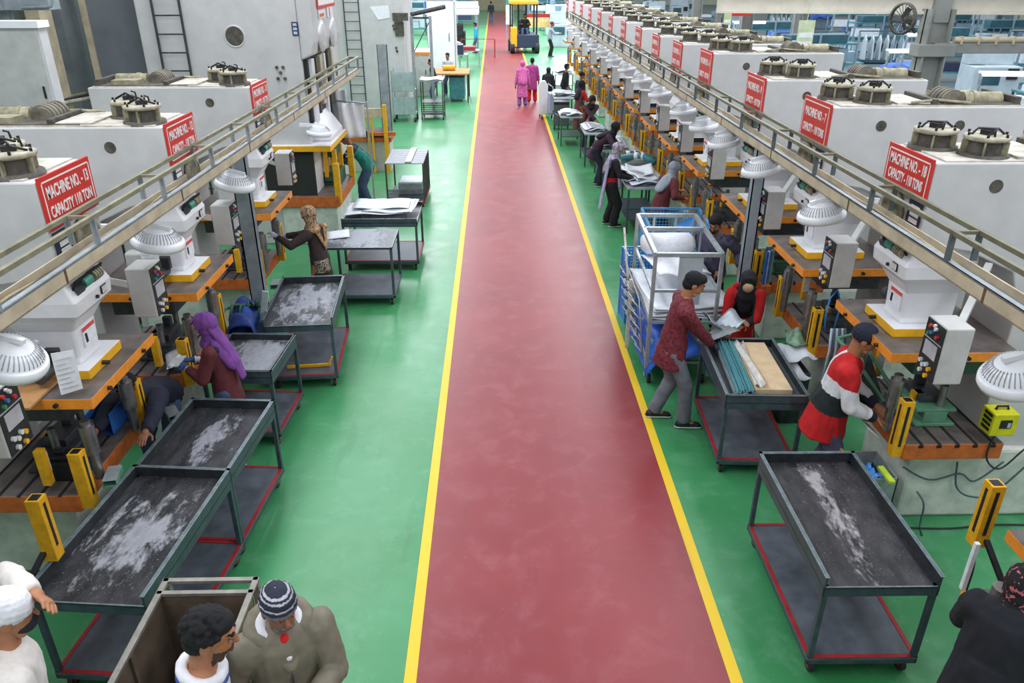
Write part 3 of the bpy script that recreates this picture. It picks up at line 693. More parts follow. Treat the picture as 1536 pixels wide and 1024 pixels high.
# ------------------------------------------------------------------ left side, past the walkway
p = empty('guard_frame', (-2.75, 18.2, 0), 0, 'yellow uprights with a beige top panel, past the slatted steel stand', 'frame')
b = MB(); b.box2((-.36, 0, 1.28), (.14, .05, 1.48)); b.build('top_panel', BEIGE, p)
for x, w_ in ((-.20, .045), (-.11, .045), (.20, .09)):
    b = MB(); b.box2((x - w_ / 2, -.03, 0), (x + w_ / 2, .05, 1.3 if w_ < .08 else 1.56)); b.build('upright', GUARDY, p, .005)
b = MB(); b.box2((-.7, .1, .7), (.3, .9, .8), 0, 1); b.box2((-.6, .15, .0), (.25, .85, .7), 2); b.box2((-.6, .1, .8), (.2, .6, .95), 3); b.box2((-.2, .02, .86), (.42, .12, .94), 0)
b.build('table_behind', [RUSTOR, PLATE, CTRL, BLACK], p)
column('walkway_column', -2.68, 19.5, 0, 2.75, .24, 'blue grey column rising behind the yellow uprights on the left')
p = empty("slatted_stand", (-1.82, 15.9, 0), 0, "dark slatted steel stand with vertical bars on the left side", "stand")
b = MB()
for k in range(14): b.box2((-.38, -.66 + k * .095, .88), (.38, -.59 + k * .095, .90))
b.build('slatted_top', mat('slat_grey', 'a0a2ac', .5, .2, .1, 10), p)
b = MB(); b.box2((.02, -.66, .9), (.14, .66, .93)); b.build('loose_plank', GALV, p)
for sx in (-1, 1):
    for k in range(6 if sx > 0 else 2):
        y = -.64 + k * (.256 if sx > 0 else 1.28); b = MB(); b.box2((sx * .37 - .015, y - .015, .1), (sx * .37 + .015, y + .015, .88)); b.build('bar', DSTEEL, p)
b = MB(); b.box2((-.38, -.66, .10), (.38, .66, .13), 0)
for k in range(7): b.box2((-.36, -.62, .16 + k * .03), (.36, -.60, .175 + k * .03), 1)
b.box2((-.38, -.67, .08), (.38, -.65, .13), 2); b.box2((.37, -.66, .08), (.39, .66, .13), 2); b.build('base', [SHELFM, BLACK, REDTRIM], p)
b = MB(); b.box2((-.2, -.2, .14), (.3, .4, .4)); b.build('stored_box', GALV, p, .02)
for sx in (-1, 1):
    for sy in (-1, 1): b = MB(); b.cyl((sx * .33 - .02, sy * .6, .045), (sx * .33 + .02, sy * .6, .045), .045, n=14); b.build('wheel', RUBBER, p)
# cut sheets lying on the long cart
for k, (x, y, lx, ly, r, z, m) in enumerate(((-1.95, 12.1, .95, .72, .05, .905, WHITESH), (-1.70, 12.15, .8, .75, -.08, .925, SHEETM), (-1.85, 12.2, .9, .55, .02, .945, WHITESH))):
    b = MB(); b.sheet((0, 0, 0), lx, ly, lambda u, v, k=k: .012 * math.sin(9 * u + k) * math.cos(7 * v), r, 12, 10, .006); o = b.build('cut_sheet', m, None, 0, loc=(x, y, z))
    tag(o, 'white cut sheet in the pile on the long left cart', 'sheet', 'cut sheets on the long left cart')
o = MB().sheet((0, 0, 0), .32, .36, lambda u, v: .02 * u, .2, 4, 4).build('paper_sheet', PAPER, None, loc=(-2.30, 10.75, .90)); tag(o, 'white sheet on the flat cart beside the patterned headscarf woman', 'sheet')
b = MB(); b.box((0, 0, .02), (.5, .03, .03), 0, Matrix.Rotation(.12, 3, 'Z')); b.bar((.22, .02, .03), (.27, .03, .12), .02); o = b.build('brass_rod', GUARDY, None, loc=(-2.2, 7.98, .18)); tag(o, 'yellow metal rod on the lower shelf of the cart by the tarpaulin', 'rod')
# mesh trolley, table cart, cabinets far left
p = empty('mesh_trolley', (-2.85, 25.2, 0), 0, 'grey two-tier mesh trolley with black casters, far along the left side', 'trolley')
b = MB()
for z0, z1 in ((.25, .75), (.95, 1.5)):
    b.box2((-.33, -.3, z0), (-.01, -.28, z1), 0); b.box2((.01, -.3, z0), (.33, -.28, z1), 0); b.box2((-.35, -.3, z0 - .03), (.35, .3, z0), 1)
    for k in range(8): b.box2((-.33, -.306, z0 + .05 + k * .06), (.33, -.30, z0 + .06 + k * .06), 1)
b.build('mesh_panel', [SHEETM, GALV], p)
for sx in (-1, 1):
    for sy in (-1, 1):
        b = MB(); b.bar((sx * .35, sy * .3, .12), (sx * .35, sy * .3, 1.55), .03); b.build('post', GALV, p)
        b = MB(); b.cyl((sx * .33 - .03, sy * .3, .07), (sx * .33 + .03, sy * .3, .07), .07, n=12); b.build('caster', RUBBER, p)
p = empty('table_cart', (-2.0, 25.6, 0), 0, 'tall grey cart with sheets on top, beside the mesh trolley on the left', 'cart')
b = MB(); b.box2((-.36, -.4, 1.18), (.36, .4, 1.21)); b.build('top', GALV, p)
o = b
for sx in (-1, 1):
    for sy in (-1, 1):
        b = MB(); b.bar((sx * .34, sy * .38, .1), (sx * .34, sy * .38, 1.18), .035); b.build('leg', DSTEEL, p)
        b = MB(); b.cyl((sx * .34 - .02, sy * .36, .055), (sx * .34 + .02, sy * .36, .055), .055, n=12); b.build('caster', RUBBER, p)
b = MB(); b.box2((-.34, -.38, .52), (.34, .38, .54)); b.box2((-.34, -.38, .16), (.34, .38, .18))
for k in range(5): b.box2((-.34, -.395, .2 + k * .06), (.34, -.385, .225 + k * .06))
b.build('shelf', DSTEEL, p)
o = MB().sheet((0, 0, 0), .74, .78, lambda u, v: .015 * math.sin(8 * u), 0, 8, 4).build('paper_stack', PAPER, None, loc=(-2.0, 25.6, 1.23)); tag(o, 'white sheet lying on the tall grey cart on the left', 'sheet')
p = empty('work_table', (-1.35, 29.5, 0), 0, 'plywood topped bench over a teal box, far along the left side', 'table')
b = MB(); b.box2((-.9, -.8, .95), (.42, .8, 1.0)); b.build('top', WOOD, p)
b = MB(); b.box2((-.3, -.6, .1), (.25, .4, .85)); b.build('teal_box', TEAL, p, .02)
for sx in (-.85, .37):
    for sy in (-.75, .75): b = MB(); b.bar((sx, sy, 0), (sx, sy, .95), .05); b.build('leg', DSTEEL, p)
b = MB(); b.cyl((-.55, -.1, 1.1), (-.1, -.1, 1.1), .1, n=14); o = b.build('yellow_roll', GUARDY, None, loc=(-1.35, 29.7, 0)); tag(o, 'yellow roll lying on the plywood bench at the far left', 'roll')
for i, (x, y, w_, d_, h_, m, lb) in enumerate(((-2.85, 30.9, .9, 1.4, 1.6, CTRL, 'grey machine cabinet with orange trim just beyond the mesh trolley'), (-2.2, 35, 1.1, 2.2, 3.3, WHITEP, 'tall white machine cabinet at the far left behind the bench'), (-3.95, 33.0, 1.2, 2.4, 3.4, GREY, 'tall grey machine column far left behind the mesh trolley'))):
    p = empty('machine_cabinet', (x, y, 0), 0, lb, 'cabinet')
    b = MB(); b.box2((-w_ / 2, -d_ / 2, 0), (w_ / 2, d_ / 2, h_)); b.build('body', m, p, .02)
    b = MB(); b.box2((-w_ / 2 + .05, -d_ / 2 - .015, .2), (w_ / 2 - .05, -d_ / 2, h_ - .2)); d = b.build('door', m, p, .005)
    b = MB(); b.bar((w_ * .3, -d_ / 2 - .03, h_ * .5), (w_ * .3, -d_ / 2 - .03, h_ * .6), .02); b.build('handle', BLACK, d)
    b = MB(); b.box2((w_ / 2, -d_ / 2, h_ - .15), (w_ / 2 + .03, -d_ / 2 + .08, .1)); b.box2((-w_ / 2, -d_ / 2 - .03, h_ - .1), (w_ / 2, -d_ / 2, h_ - .02)); b.build('edge_trim', ORANGE if i == 0 else GALV, p)
p = empty('portal_frame', (-2.35, 26.5, 0), 0, 'thin blue grey portal frame with a diagonal brace, far left', 'frame')
for x in (-.30, .30): b = MB(); b.bar((x, 0, 0), (x, 0, 3.0), .09, .09); b.build('post', POSTM, p)
b = MB(); b.bar((-.30, 0, 2.95), (.30, 0, 2.95), .06); b.bar((-.28, .0, 1.9), (.28, 0, 2.85), .03); b.cyl((-.3, 0, 3.05), (.75, .5, 3.25), .07, n=10); b.build('brace', DSTEEL, p)
p = empty('display_stand', (-1.9, 47, 0), 0, 'white covered stand with blue fascia at the far end of the left side', 'stand')
b = MB(); b.box2((-2, 0, 2.0), (1.0, 2.5, 2.35), 0); b.box2((-2, -.02, 2.35), (-1.0, 0, 2.7), 1); b.box2((-1, -.02, 2.35), (1.0, 0, 2.7), 0); b.build('canopy', [WHITEP, BLUEP], p)
for x in (-1.9, .9):
    for y in (.1, 2.4): b = MB(); b.bar((x, y, 0), (x, y, 2), .08); b.build('post', GALV, p)
b = MB(); b.box2((-1.8, .3, .2), (.2, 1.6, 1.1)); b.box2((-1.0, .1, .9), (.1, .9, 1.5)); b.build('dark_load', BLACK, p, .05)
b = MB(); b.sheet((-.7, -.4, .55), 1.6, .9, lambda u, v: -.4 * u * u + .1 * math.sin(6 * u), 0, 10, 6); b.build('white_cloth', PAPER, p)
for k, (x, y, m, lb) in enumerate(((-1.75, 38, NAVY, 'navy crate on a wire table, far left beside the aisle'), (-1.25, 40, REDTRIM, 'red panel lying on a wire table at the far left'))):
    p = empty('wire_table', (x, y, 0), 0, lb, 'table')
    b = MB(); b.box2((-.5, -.5, .75), (.5, .5, .78)); b.build('top', GALV, p)
    b = MB(); b.box2((-.45, -.4, .78), (.3, .3, 1.2 if k == 0 else .95)); b.build('load', m, p, .02)
    for sx in (-.47, .47):
        for sy in (-.47, .47): b = MB(); b.bar((sx, sy, 0), (sx, sy, .75), .04); b.build('leg', GALV, p)
b = MB(); b.bar((-.9, 0, .95), (.9, 0, .95), .03); b.cyl((-.9, 0, 0), (-.9, 0, .95), .03, n=8); b.cyl((.9, 0, 0), (.9, 0, .95), .03, n=8); o = b.build('barrier_pole', REDTRIM, None, loc=(-.9, 44, 0)); tag(o, 'thin red barrier bar reaching the aisle line at the far left', 'barrier')

for k, (x, y, z, rz, lb) in enumerate(((-2.62, 14.55, 1.55, .15, 'white cloth hung behind the yellow slide of the giant press, nearer the aisle'), (-2.95, 14.75, 1.75, -.2, 'white cloth hung behind the yellow slide of the giant press, nearer the wall'))):
    b = MB(); b.sheet((0, 0, 0), .42, .62, lambda u, v: .03 * math.sin(14 * u + 3 * v), 0, 12, 8, .01); o = b.build('hung_cloth', WHITEP, None, loc=(x, y, z + .3)); o.rotation_euler = (R(80), 0, rz); tag(o, lb, 'cloth')
p = empty('cloth_rail', (-2.8, 14.62, 0), 0, 'thin steel rail holding the white cloths behind the yellow slide', 'rail'); b = MB(); b.bar((-.2, .1, 2.18), (.45, -.05, 2.15), .025); b.build('bar', GALV, p)
for x in (-.2, .45): b = MB(); b.bar((x, .1 if x < 0 else -.05, 0), (x, .1 if x < 0 else -.05, 2.18), .03); b.build('post', GALV, p)
# ------------------------------------------------------------------ people
SKIN = mat('skin_brown', '8d5c42', .55, 0, .06, 14)
SKIN2 = mat('skin_tan', 'a8714f', .55, 0, .06, 14)
HAIRB = cloth('black_hair', '101014', rough=.9)
BEARD = cloth('grey_beard', '6f6a66', rough=.8)
LIP = mat('lip_tone', '7c4438', .5, 0, .05, 20)
EYEW = mat('eye_white', '8a807a', .7, 0, .02, 20)
EYED = mat('eye_dark', '1a1210', .3, 0, .02, 20)
SHOE = mat('black_shoe', '1b1c20', .55, 0, .15, 20)
SOLE = mat('white_sole', 'd8d8d4', .6, 0, .05, 20)
GLOVE = cloth('dark_glove', '2b303a')
MASKM = cloth('dark_mask', '23242e')

def prim_join(prims):
    vs, fs = [], []
    for v, f in prims:
        o = len(vs); vs += v; fs += [tuple(i + o for i in q) for q in f]
    return vs, fs
def cap(p0, p1, r0, r1, ax=None, fl=1.0, n=14, c0=True, c1=True):
    """tapered limb; fl squeezes it along ax; c0 / c1 round off the ends"""
    p0, p1 = V(p0), V(p1); d = p1 - p0; L = max(d.length, 1e-5); z = d / L
    if ax is not None: y = V(ax); y = (y - z * y.dot(z)).normalized()
    else:
        y = V((0, 0, 1)) if abs(z.z) < .9 else V((0, 1, 0)); y = (y - z * y.dot(z)).normalized()
    x = y.cross(z); rings = []
    st0 = [(-math.cos(t) * r0, math.sin(t) * r0) for t in (.35, .75, 1.15)] if c0 else []
    st1 = [(L + math.cos(t) * r1, math.sin(t) * r1) for t in (1.15, .75, .35)] if c1 else []
    for h, r in st0 + [(0, r0), (L, r1)] + st1: rings.append((p0 + z * h, r))
    vs = [c + (x * math.cos(2 * PI * k / n) + y * (math.sin(2 * PI * k / n) * fl)) * r for c, r in rings for k in range(n)]
    fs = [(i * n + k, i * n + (k + 1) % n, (i + 1) * n + (k + 1) % n, (i + 1) * n + k) for i in range(len(rings) - 1) for k in range(n)]
    e = (len(rings) - 1) * n
    fs += [tuple(reversed(range(n))), tuple(range(e, e + n))]
    return vs, fs
def ell(c, r, M=None, nu=16, nv=11):
    b = MB().ell((0, 0, 0), r, None, 0, nu, nv); vs = []
    for v in b.v:
        p = V(v); p = M @ p if M is not None else p; vs.append(p + V(c))
    top = [i for i in range(nu)]; fs = [f for f in b.f]
    # weld the poles
    bm = bmesh.new(); bv = [bm.verts.new(p) for p in vs]
    for f in fs:
        try: bm.faces.new([bv[i] for i in f])
        except ValueError: pass
    bmesh.ops.remove_doubles(bm, verts=bm.verts, dist=1e-6); bm.verts.index_update()
    out = ([v.co.copy() for v in bm.verts], [tuple(v.index for v in f.verts) for f in bm.faces]); bm.free(); return out
def remesh(prims, vox, smooth=2):
    vs, fs = prim_join(prims); me = bpy.data.meshes.new('tmp'); me.from_pydata([tuple(v) for v in vs], [], fs); me.update()
    bm = bmesh.new(); bm.from_mesh(me); bmesh.ops.dissolve_degenerate(bm, edges=bm.edges, dist=1e-7); bmesh.ops.recalc_face_normals(bm, faces=bm.faces); bm.to_mesh(me); bm.free()
    o = bpy.data.objects.new('tmp', me); WS.collection.objects.link(o)
    m = o.modifiers.new('r', 'REMESH'); m.mode = 'VOXEL'; m.voxel_size = vox; m.use_smooth_shade = True
    if smooth: s = o.modifiers.new('s', 'SMOOTH'); s.iterations = smooth; s.factor = .5
    WS.view_layers[0].update(); dg = WS.view_layers[0].depsgraph; r = bpy.data.meshes.new_from_object(o.evaluated_get(dg))
    bpy.data.objects.remove(o); bpy.data.meshes.remove(me); return r
def folds(me, amp, sc, seed=0, dirv=(1, 1, .45)):
    n = len(me.vertices); co = [0.0] * (3 * n); nr = [0.0] * (3 * n)
    me.vertices.foreach_get('co', co); me.vertex_normals.foreach_get('vector', nr)
    for i in range(0, 3 * n, 3):
        p = V((co[i] * dirv[0], co[i + 1] * dirv[1], co[i + 2] * dirv[2])) * sc + V((seed * 3.1, seed, 0))
        a = amp * ((1 - 2 * abs(noise.noise(p))) * .8 + noise.noise(p * 2.3 + V((5, 2, 1))) * .6)
        co[i] += nr[i] * a; co[i + 1] += nr[i + 1] * a; co[i + 2] += nr[i + 2] * a
    me.vertices.foreach_set('co', co); me.update()
def put(me, name, mats, parent, paint=None):
    me.materials.clear()
    for m in (mats if isinstance(mats, (list, tuple)) else [mats]): me.materials.append(m)
    for p in me.polygons:
        p.use_smooth = True; p.material_index = paint(p.center) if paint else 0
    me.name = name; o = bpy.data.objects.new(name, me); COL.objects.link(o); o.parent = parent; return o
def ik(a, b, l1, l2, hint):
    a, b = V(a), V(b); d = b - a; L = min(d.length, (l1 + l2) * .998); u = d.normalized()
    x = (l1 * l1 - l2 * l2 + L * L) / (2 * L); h = math.sqrt(max(0, l1 * l1 - x * x))
    hv = V(hint); hv = (hv - u * hv.dot(u)).normalized()
    return a + u * x + hv * h, a + u * L

def person(loc, yaw, label, h=1.65, lean=0, side=0, head=(0, 0), hands=None, feet=None, turn=0, vox=.012, skin=None, top=None, bottom=None,
           gear='hair', gearm=None, glove=None, mask=None, beard=None, cape=True, palms=None, shoes=(SHOE, SOLE), extra=None, female=False, curl=.5, drop=0, group=None, nm='person', elbow=None):
    """hands: wrist targets (left, right) in the figure's own frame (x right, y forward); yaw 0 faces +y"""
    k = h / 1.72; skin = skin or SKIN; root = empty(nm, loc, yaw, label, 'person', group)
    ln, sd = R(lean), R(side)
    up = V((math.sin(sd), math.sin(ln), math.cos(ln))).normalized(); fw = V((0, math.cos(ln), -math.sin(ln)))
    T = Matrix.Rotation(R(turn), 3, 'Z'); xr = T @ V((1, 0, 0)); fw = (T @ fw)
    P = V((0, -.14 * math.sin(ln), .93 - .06 * (1 - math.cos(ln)) - drop)) * k
    Cn = P + up * .50 * k
    sw = (.165 if female else .185) * k
    Sh = [Cn - up * .045 * k - xr * sw, Cn - up * .045 * k + xr * sw]
    nd = (up * .75 + V((0, .12, .35))).normalized()
    pit, hy = R(head[0]), R(head[1])
    Mh = Matrix.Rotation(hy, 3, 'Z') @ Matrix.Rotation(-pit, 3, 'X')
    Hc = Cn + nd * .105 * k + Mh @ V((0, .02, .105)) * k          # centre of the skull
    if hands is None: hands = (None, None)
    W, E = [], []
    for i, s in ((0, -1), (1, 1)):
        t = hands[i] if hands[i] is not None else tuple(V((s * .27, .06, .80)) * k)
        hint = (elbow[i] if elbow else None) or (s * .5, -.5, -.6)
        e, w = ik(Sh[i], t, .29 * k, .255 * k, hint); E.append(e); W.append(w)
    feet = feet or ((-.11, -.02), (.11, .05)); Hp, Kn, An = [], [], []
    for i, s in ((0, -1), (1, 1)):
        hp = P + V((s * .09 * k, 0, -.04 * k)); an = V((feet[i][0], feet[i][1], .085 * k)); kn, an = ik(hp, an, .425 * k, .415 * k, (s * .1, 1, 0)); Hp.append(hp); Kn.append(kn); An.append(an)
    fine = vox < .011
    # body: one continuous skin
    pr = [cap(P, P + up * .22 * k, .125 * k, .115 * k, fw, .72), cap(P + up * .22 * k, Cn - up * .06 * k, .12 * k, .13 * k, fw, .68), cap(Cn - up * .05 * k, Hc - Mh @ V((0, .015, .05)) * k, .06 * k, .055 * k)]
    for i in (0, 1):
        pr += [cap(Sh[i], E[i], .05 * k, .04 * k), cap(E[i], W[i], .042 * k, .029 * k), cap(Cn - up * .08 * k, Sh[i], .06 * k, .055 * k),
               cap(Hp[i], Kn[i], .085 * k, .055 * k), cap(Kn[i], An[i], .055 * k, .036 * k), cap(An[i], An[i] + V((0, .13, -.045)) * k, .04 * k, .03 * k, (0, 0, 1), .8)]
    hm = [cap(Cn + up * .0, Hc - Mh @ V((0, .03, .04)) * k, .055 * k, .054 * k), ell(Hc + Mh @ V((0, -.012, .022)) * k, V((.077, .097, .088)) * k, Mh), ell(Hc + Mh @ V((0, .028, -.035)) * k, V((.062, .068, .082)) * k, Mh),
          cap(Hc + Mh @ V((-.03, .045, -.092)) * k, Hc + Mh @ V((.03, .045, -.092)) * k, .026 * k, .026 * k)]
    if fine:
        hm += [cap(Hc + Mh @ V((0, .09, .012)) * k, Hc + Mh @ V((0, .107, -.026)) * k, .009 * k, .0145 * k), cap(Hc + Mh @ V((-.03, .086, .022)) * k, Hc + Mh @ V((.03, .086, .022)) * k, .013 * k, .013 * k),
               cap(Hc + Mh @ V((-.018, .092, -.062)) * k, Hc + Mh @ V((.018, .092, -.062)) * k, .010 * k, .010 * k)]
    else: hm += [cap(Hc + Mh @ V((0, .085, .01)) * k, Hc + Mh @ V((0, .112, -.028)) * k, .012 * k, .017 * k)]
    for s in (-1, 1): hm.append(ell(Hc + Mh @ V((s * .077, -.012, -.01)) * k, V((.011, .024, .034)) * k, Mh))
    hd = remesh(hm, .0045 if fine else .009, 1)
    parts = [remesh(pr, .014 if fine else .02, 2), hd]
    hb = []
    for i, s in ((0, -1), (1, 1)):
        d = (W[i] - E[i]).normalized(); pn = V((palms or ((0, 0, -1), (0, 0, -1)))[i]); pn = (pn - d * pn.dot(d))
        pn = pn.normalized() if pn.length > .05 else V((s * -1, 0, 0)); sv = d.cross(pn) * (-s)   # towards the thumb
        w = W[i]; q = [cap(w - d * .04 * k, w + d * .02 * k, .028 * k, .03 * k), cap(w + d * .02 * k, w + d * .085 * k, .036 * k, .043 * k, pn, .42)]
        for j, (off, ln_) in enumerate(((.032, .072), (.011, .082), (-.011, .077), (-.031, .060))):
            a = w + d * .088 * k + sv * off * k; c1 = curl * .55; c2 = curl * 1.5
            m = a + (d * math.cos(c1) + pn * math.sin(c1)) * ln_ * .52 * k; e_ = m + (d * math.cos(c2) + pn * math.sin(c2)) * ln_ * .48 * k
            q += [cap(a, m, .0095 * k, .0088 * k), cap(m, e_, .0088 * k, .0075 * k)]
        a = w + d * .025 * k + sv * .034 * k; m = a + (d * .6 + sv * .65 + pn * .35).normalized() * .045 * k; e_ = m + (d * .85 + sv * .15 + pn * .5).normalized() * .034 * k
        q += [cap(a, m, .0125 * k, .011 * k), cap(m, e_, .011 * k, .009 * k)]
        parts.append(remesh(q, .0045 if fine else .009, 1)); hb.append((w, d))
    bm = bmesh.new()
    for m in parts: bm.from_mesh(m)
    me = bpy.data.meshes.new('body'); bm.to_mesh(me); bm.free()
    for m in parts: bpy.data.meshes.remove(m)
    Mi = Mh.inverted()
    def paint(c):
        for w, d in hb:
            if (c - w).dot(d) > -.03 and (c - w).length < .24 * k: return 1
        q = (Mi @ (c - Hc)) / k
        if q.length < .17 and q.y > .02:
            if beard is not None and q.z < -.045 and (abs(q.x) > .025 or q.z < -.08 or -.056 < q.z) and q.z > -.14: return 3
            if abs(q.x) < .024 and -.075 < q.z < -.052 and q.y > .085: return 2
            if fine and .027 < q.z < .0345 and .014 < abs(q.x) < .044 and q.y > .06: return 4
        return 0
    put(me, 'body', [skin, glove or skin, LIP, beard or skin, HAIRB], root, paint)
    if fine:
        for s in (-1, 1):
            b = MB(); c = Hc + Mh @ V((s * .031, .083, .003)) * k; b.ell(c, V((.0125, .009, .0048)) * k, Mh, 0, 10, 6); b.ell(c + Mh @ V((0, .0058, 0)) * k, V((.0062, .005, .0048)) * k, Mh, 1, 8, 5); b.build('eye', [EYEW, EYED], root)
    # clothes
    tm, tp, tl, tw = (top or {}).get('mat', GLOVE), (top or {}).get('paint'), (top or {}).get('len', .0), (top or {}).get('puff', 1.0)
    tr = []
    hem = P - (up * .35 + V((0, 0, .65))) * (tl + .09) * k; hem.z -= tl * .5 * k
    wide = (top or {}).get('flare', 1.10)
    tr += [cap(P + up * .12 * k, hem, .148 * tw * k, .160 * tw * wide * k, fw, .86, 20, True, False), cap(P + up * .10 * k, Cn - up * .10 * k, .148 * tw * k, .152 * tw * k, fw, .74, 20), cap(Cn - up * .11 * k, Cn - up * .015 * k, .118 * tw * k, .07 * tw * k, fw, .85, 16)]
    for i in (0, 1): tr += [cap(Cn - up * .075 * k, Sh[i], .08 * tw * k, .074 * tw * k), cap(Sh[i], E[i], .074 * tw * k, .058 * tw * k), cap(E[i], W[i] - (W[i] - E[i]).normalized() * .015, .058 * tw * k, .042 * tw * k, None, 1, 14, True, False)]
    me = remesh(tr, vox, 2); folds(me, .011 * k if tw > 1.02 else .007 * k, 9 / k, len(label))
    par = None
    if tp:
        def par(c):
            q = c - P; return tp(dict(h=q.dot(up) / k, f=q.dot(fw) / k, x=q.dot(xr) / k, c=c, E=E, W=W, Sh=Sh, k=k, arm=min((c - E[0]).length, (c - W[0]).length, (c - E[1]).length, (c - W[1]).length) / k))
    put(me, (top or {}).get('name', 'jacket'), tm, root, par)
    bt = bottom or {}; bmx = bt.get('mat', GLOVE)
    if bt.get('kind', 'trousers') == 'trousers':
        lw = bt.get('w', 1.0); tr = [cap(P + up * .06 * k, P - V((0, 0, .06)) * k, .13 * k, .128 * k, (0, 1, 0), .76, 18)]
        for i in (0, 1): tr += [cap(Hp[i], Kn[i], .090 * lw * k, .075 * lw * k), cap(Kn[i], An[i] + V((0, 0, .0)), .074 * lw * k, .068 * lw * k, None, 1, 14, True, False)]
        me = remesh(tr, vox, 2); folds(me, .009 * k, 11 / k, 3)
    else:
        z1 = bt.get('hem', .12) * k; ce = (An[0] + An[1]) / 2
        tr = [cap(P + up * .05 * k, V(((P.x + ce.x) / 2, (P.y + ce.y) / 2, (P.z + z1) / 2)), .14 * k, .18 * k * bt.get('w', 1), (0, 1, 0), .85, 20), cap(V(((P.x + ce.x) / 2, (P.y + ce.y) / 2, (P.z + z1) / 2)), V((ce.x, ce.y, z1)), .18 * k * bt.get('w', 1), .22 * k * bt.get('w', 1), (0, 1, 0), .85, 20, True, False)]
        me = remesh(tr, vox, 2); folds(me, .014 * k, 8 / k, 5, (1, 1, .12))
    put(me, bt.get('name', bt.get('kind', 'trousers')), bmx, root)
    for i in (0, 1):
        a = An[i]; f = V((0, 1, 0)); z = V((0, 0, 1))
        me = remesh([cap(a + V((0, -.035, -.035)) * k, a + V((0, .15, -.05)) * k, .046 * k, .036 * k, z, .9), cap(a + V((0, 0, .02)) * k, a + V((0, .03, -.03)) * k, .05 * k, .045 * k), cap(V((a.x, a.y - .05 * k, .018)), V((a.x, a.y + .165 * k, .018)), .046 * k, .042 * k, z, .4)], max(vox * .8, .008), 1)
        put(me, 'shoe', list(shoes), root, lambda c: 1 if c.z < .026 else 0)
    # headwear
    G = lambda v: Hc + Mh @ V(v) * k
    if gear in ('hair', 'curly'):
        q = [ell(G((0, -.026, .035)), V((.087, .099, .086)) * k, Mh), ell(G((0, .035, .075)), V((.068, .055, .045)) * k, Mh), ell(G((0, -.05, -.02)), V((.074, .066, .07)) * k, Mh)]
        if gear == 'curly':
            rnd = random.Random(3)
            for _ in range(170):
                a, b2 = rnd.uniform(0, 2 * PI), rnd.uniform(.05, 1.75); v = V((math.sin(b2) * math.cos(a) * .088, math.sin(b2) * math.sin(a) * .102 - .02, math.cos(b2) * .092 + .035))
                if v.y > .05 and v.z < .06: continue
                q.append(ell(G(v), V((.015, .015, .015)) * k, None, 8, 6))
        me = remesh(q, .005 if fine else .010, 1); folds(me, .004, 45, 2) if gear == 'hair' else None
        put(me, 'hair', gearm or HAIRB, root)
    elif gear == 'beanie':
        q = [ell(G((0, -.012, .045)), V((.092, .108, .095)) * k, Mh), cap(G((0, -.006, .020)), G((0, -.004, .055)), .106 * k, .105 * k, Mh @ V((1, 0, 0)), .87, 24, False, False)]
        me = remesh(q, .005 if fine else .010, 1); folds(me, .0025, 40, 1)
        ms = gearm if isinstance(gearm, list) else [gearm or HAIRB]
        fnb = (lambda c: int((((Mi @ (c - Hc)).z / k + .05) * 100) // 1.9)) if len(ms) > 1 else None
        bands = [0, 0, 0, 1, 1, 2, 1, 1, 1, 2, 1, 2, 1, 1, 2, 1, 1, 2, 1]
        put(me, 'beanie', ms, root, (lambda c: bands[max(0, min(18, int(((Mi @ (c - Hc)).z / k - .012) / .0092)))] if len(ms) > 1 else 0) if len(ms) > 1 else None)
    elif gear in ('hijab', 'hood', 'shawl'):
        q = [ell(G((0, -.02, .02)), V((.098, .112, .108)) * k, Mh), ell(G((0, -.01, -.06)), V((.085, .088, .085)) * k, Mh), cap(G((0, -.0, -.10)), Cn - up * .02 * k, .078 * k, .105 * k, fw, .9, 18), cap(G((0, .02, -.115)), Cn + fw * .06 * k, .05 * k, .08 * k)]
        q += [cap(G((.07 * math.cos(t), .045, .0 + .105 * math.sin(t))), G((.07 * math.cos(t + .35), .045, .0 + .105 * math.sin(t + .35))), .022 * k, .022 * k, None, 1, 8) for t in [x * .35 for x in range(0, 9)]] if gear == 'hijab' else []
        if gear == 'hijab' and cape: q += [cap(Cn - up * .03 * k - fw * .05 * k, Cn - up * .20 * k - fw * .125 * tw * k, .13 * k, .12 * k, fw, .5), cap(Cn - up * .01 * k + fw * .05 * k, Cn - up * .16 * k + fw * .125 * tw * k, .11 * k, .08 * k, fw, .5)]
        if gear == 'shawl': q += [cap(Cn - up * .04 * k, Cn - up * .42 * k - fw * .10 * k, .17 * k, .19 * k, fw, .62), cap(Cn - up * .03 * k + fw * .05 * k, Cn - up * .30 * k + fw * .14 * k, .15 * k, .14 * k, fw, .5)] + [cap(Cn - up * .06 * k, Sh[i] - up * .12 * k, .10 * k, .09 * k) for i in (0, 1)]
        me = remesh(q, .007 if fine else .012, 2); folds(me, .007 * k, 14 / k, 7, (1, 1, .5))
        put(me, 'headscarf' if gear != 'hood' else 'hood', gearm or HAIRB, root)
    if mask:
        q = [ell(G((0, .052, -.062)), V((.061, .062, .045)) * k, Mh), ell(G((0, .085, -.04)), V((.03, .035, .03)) * k, Mh)]
        put(remesh(q, .006 if fine else .01, 1), 'face_mask', mask, root)
    if extra: extra(dict(root=root, P=P, Cn=Cn, up=up, fw=fw, xr=xr, Sh=Sh, E=E, W=W, Hc=Hc, Mh=Mh, k=k, G=G, vox=vox))
    return root
def HL(loc, yaw, w):
    """world point -> the figure's own frame"""
    q = Matrix.Rotation(-yaw, 3, 'Z') @ (V(w) - V(loc)); return tuple(q)
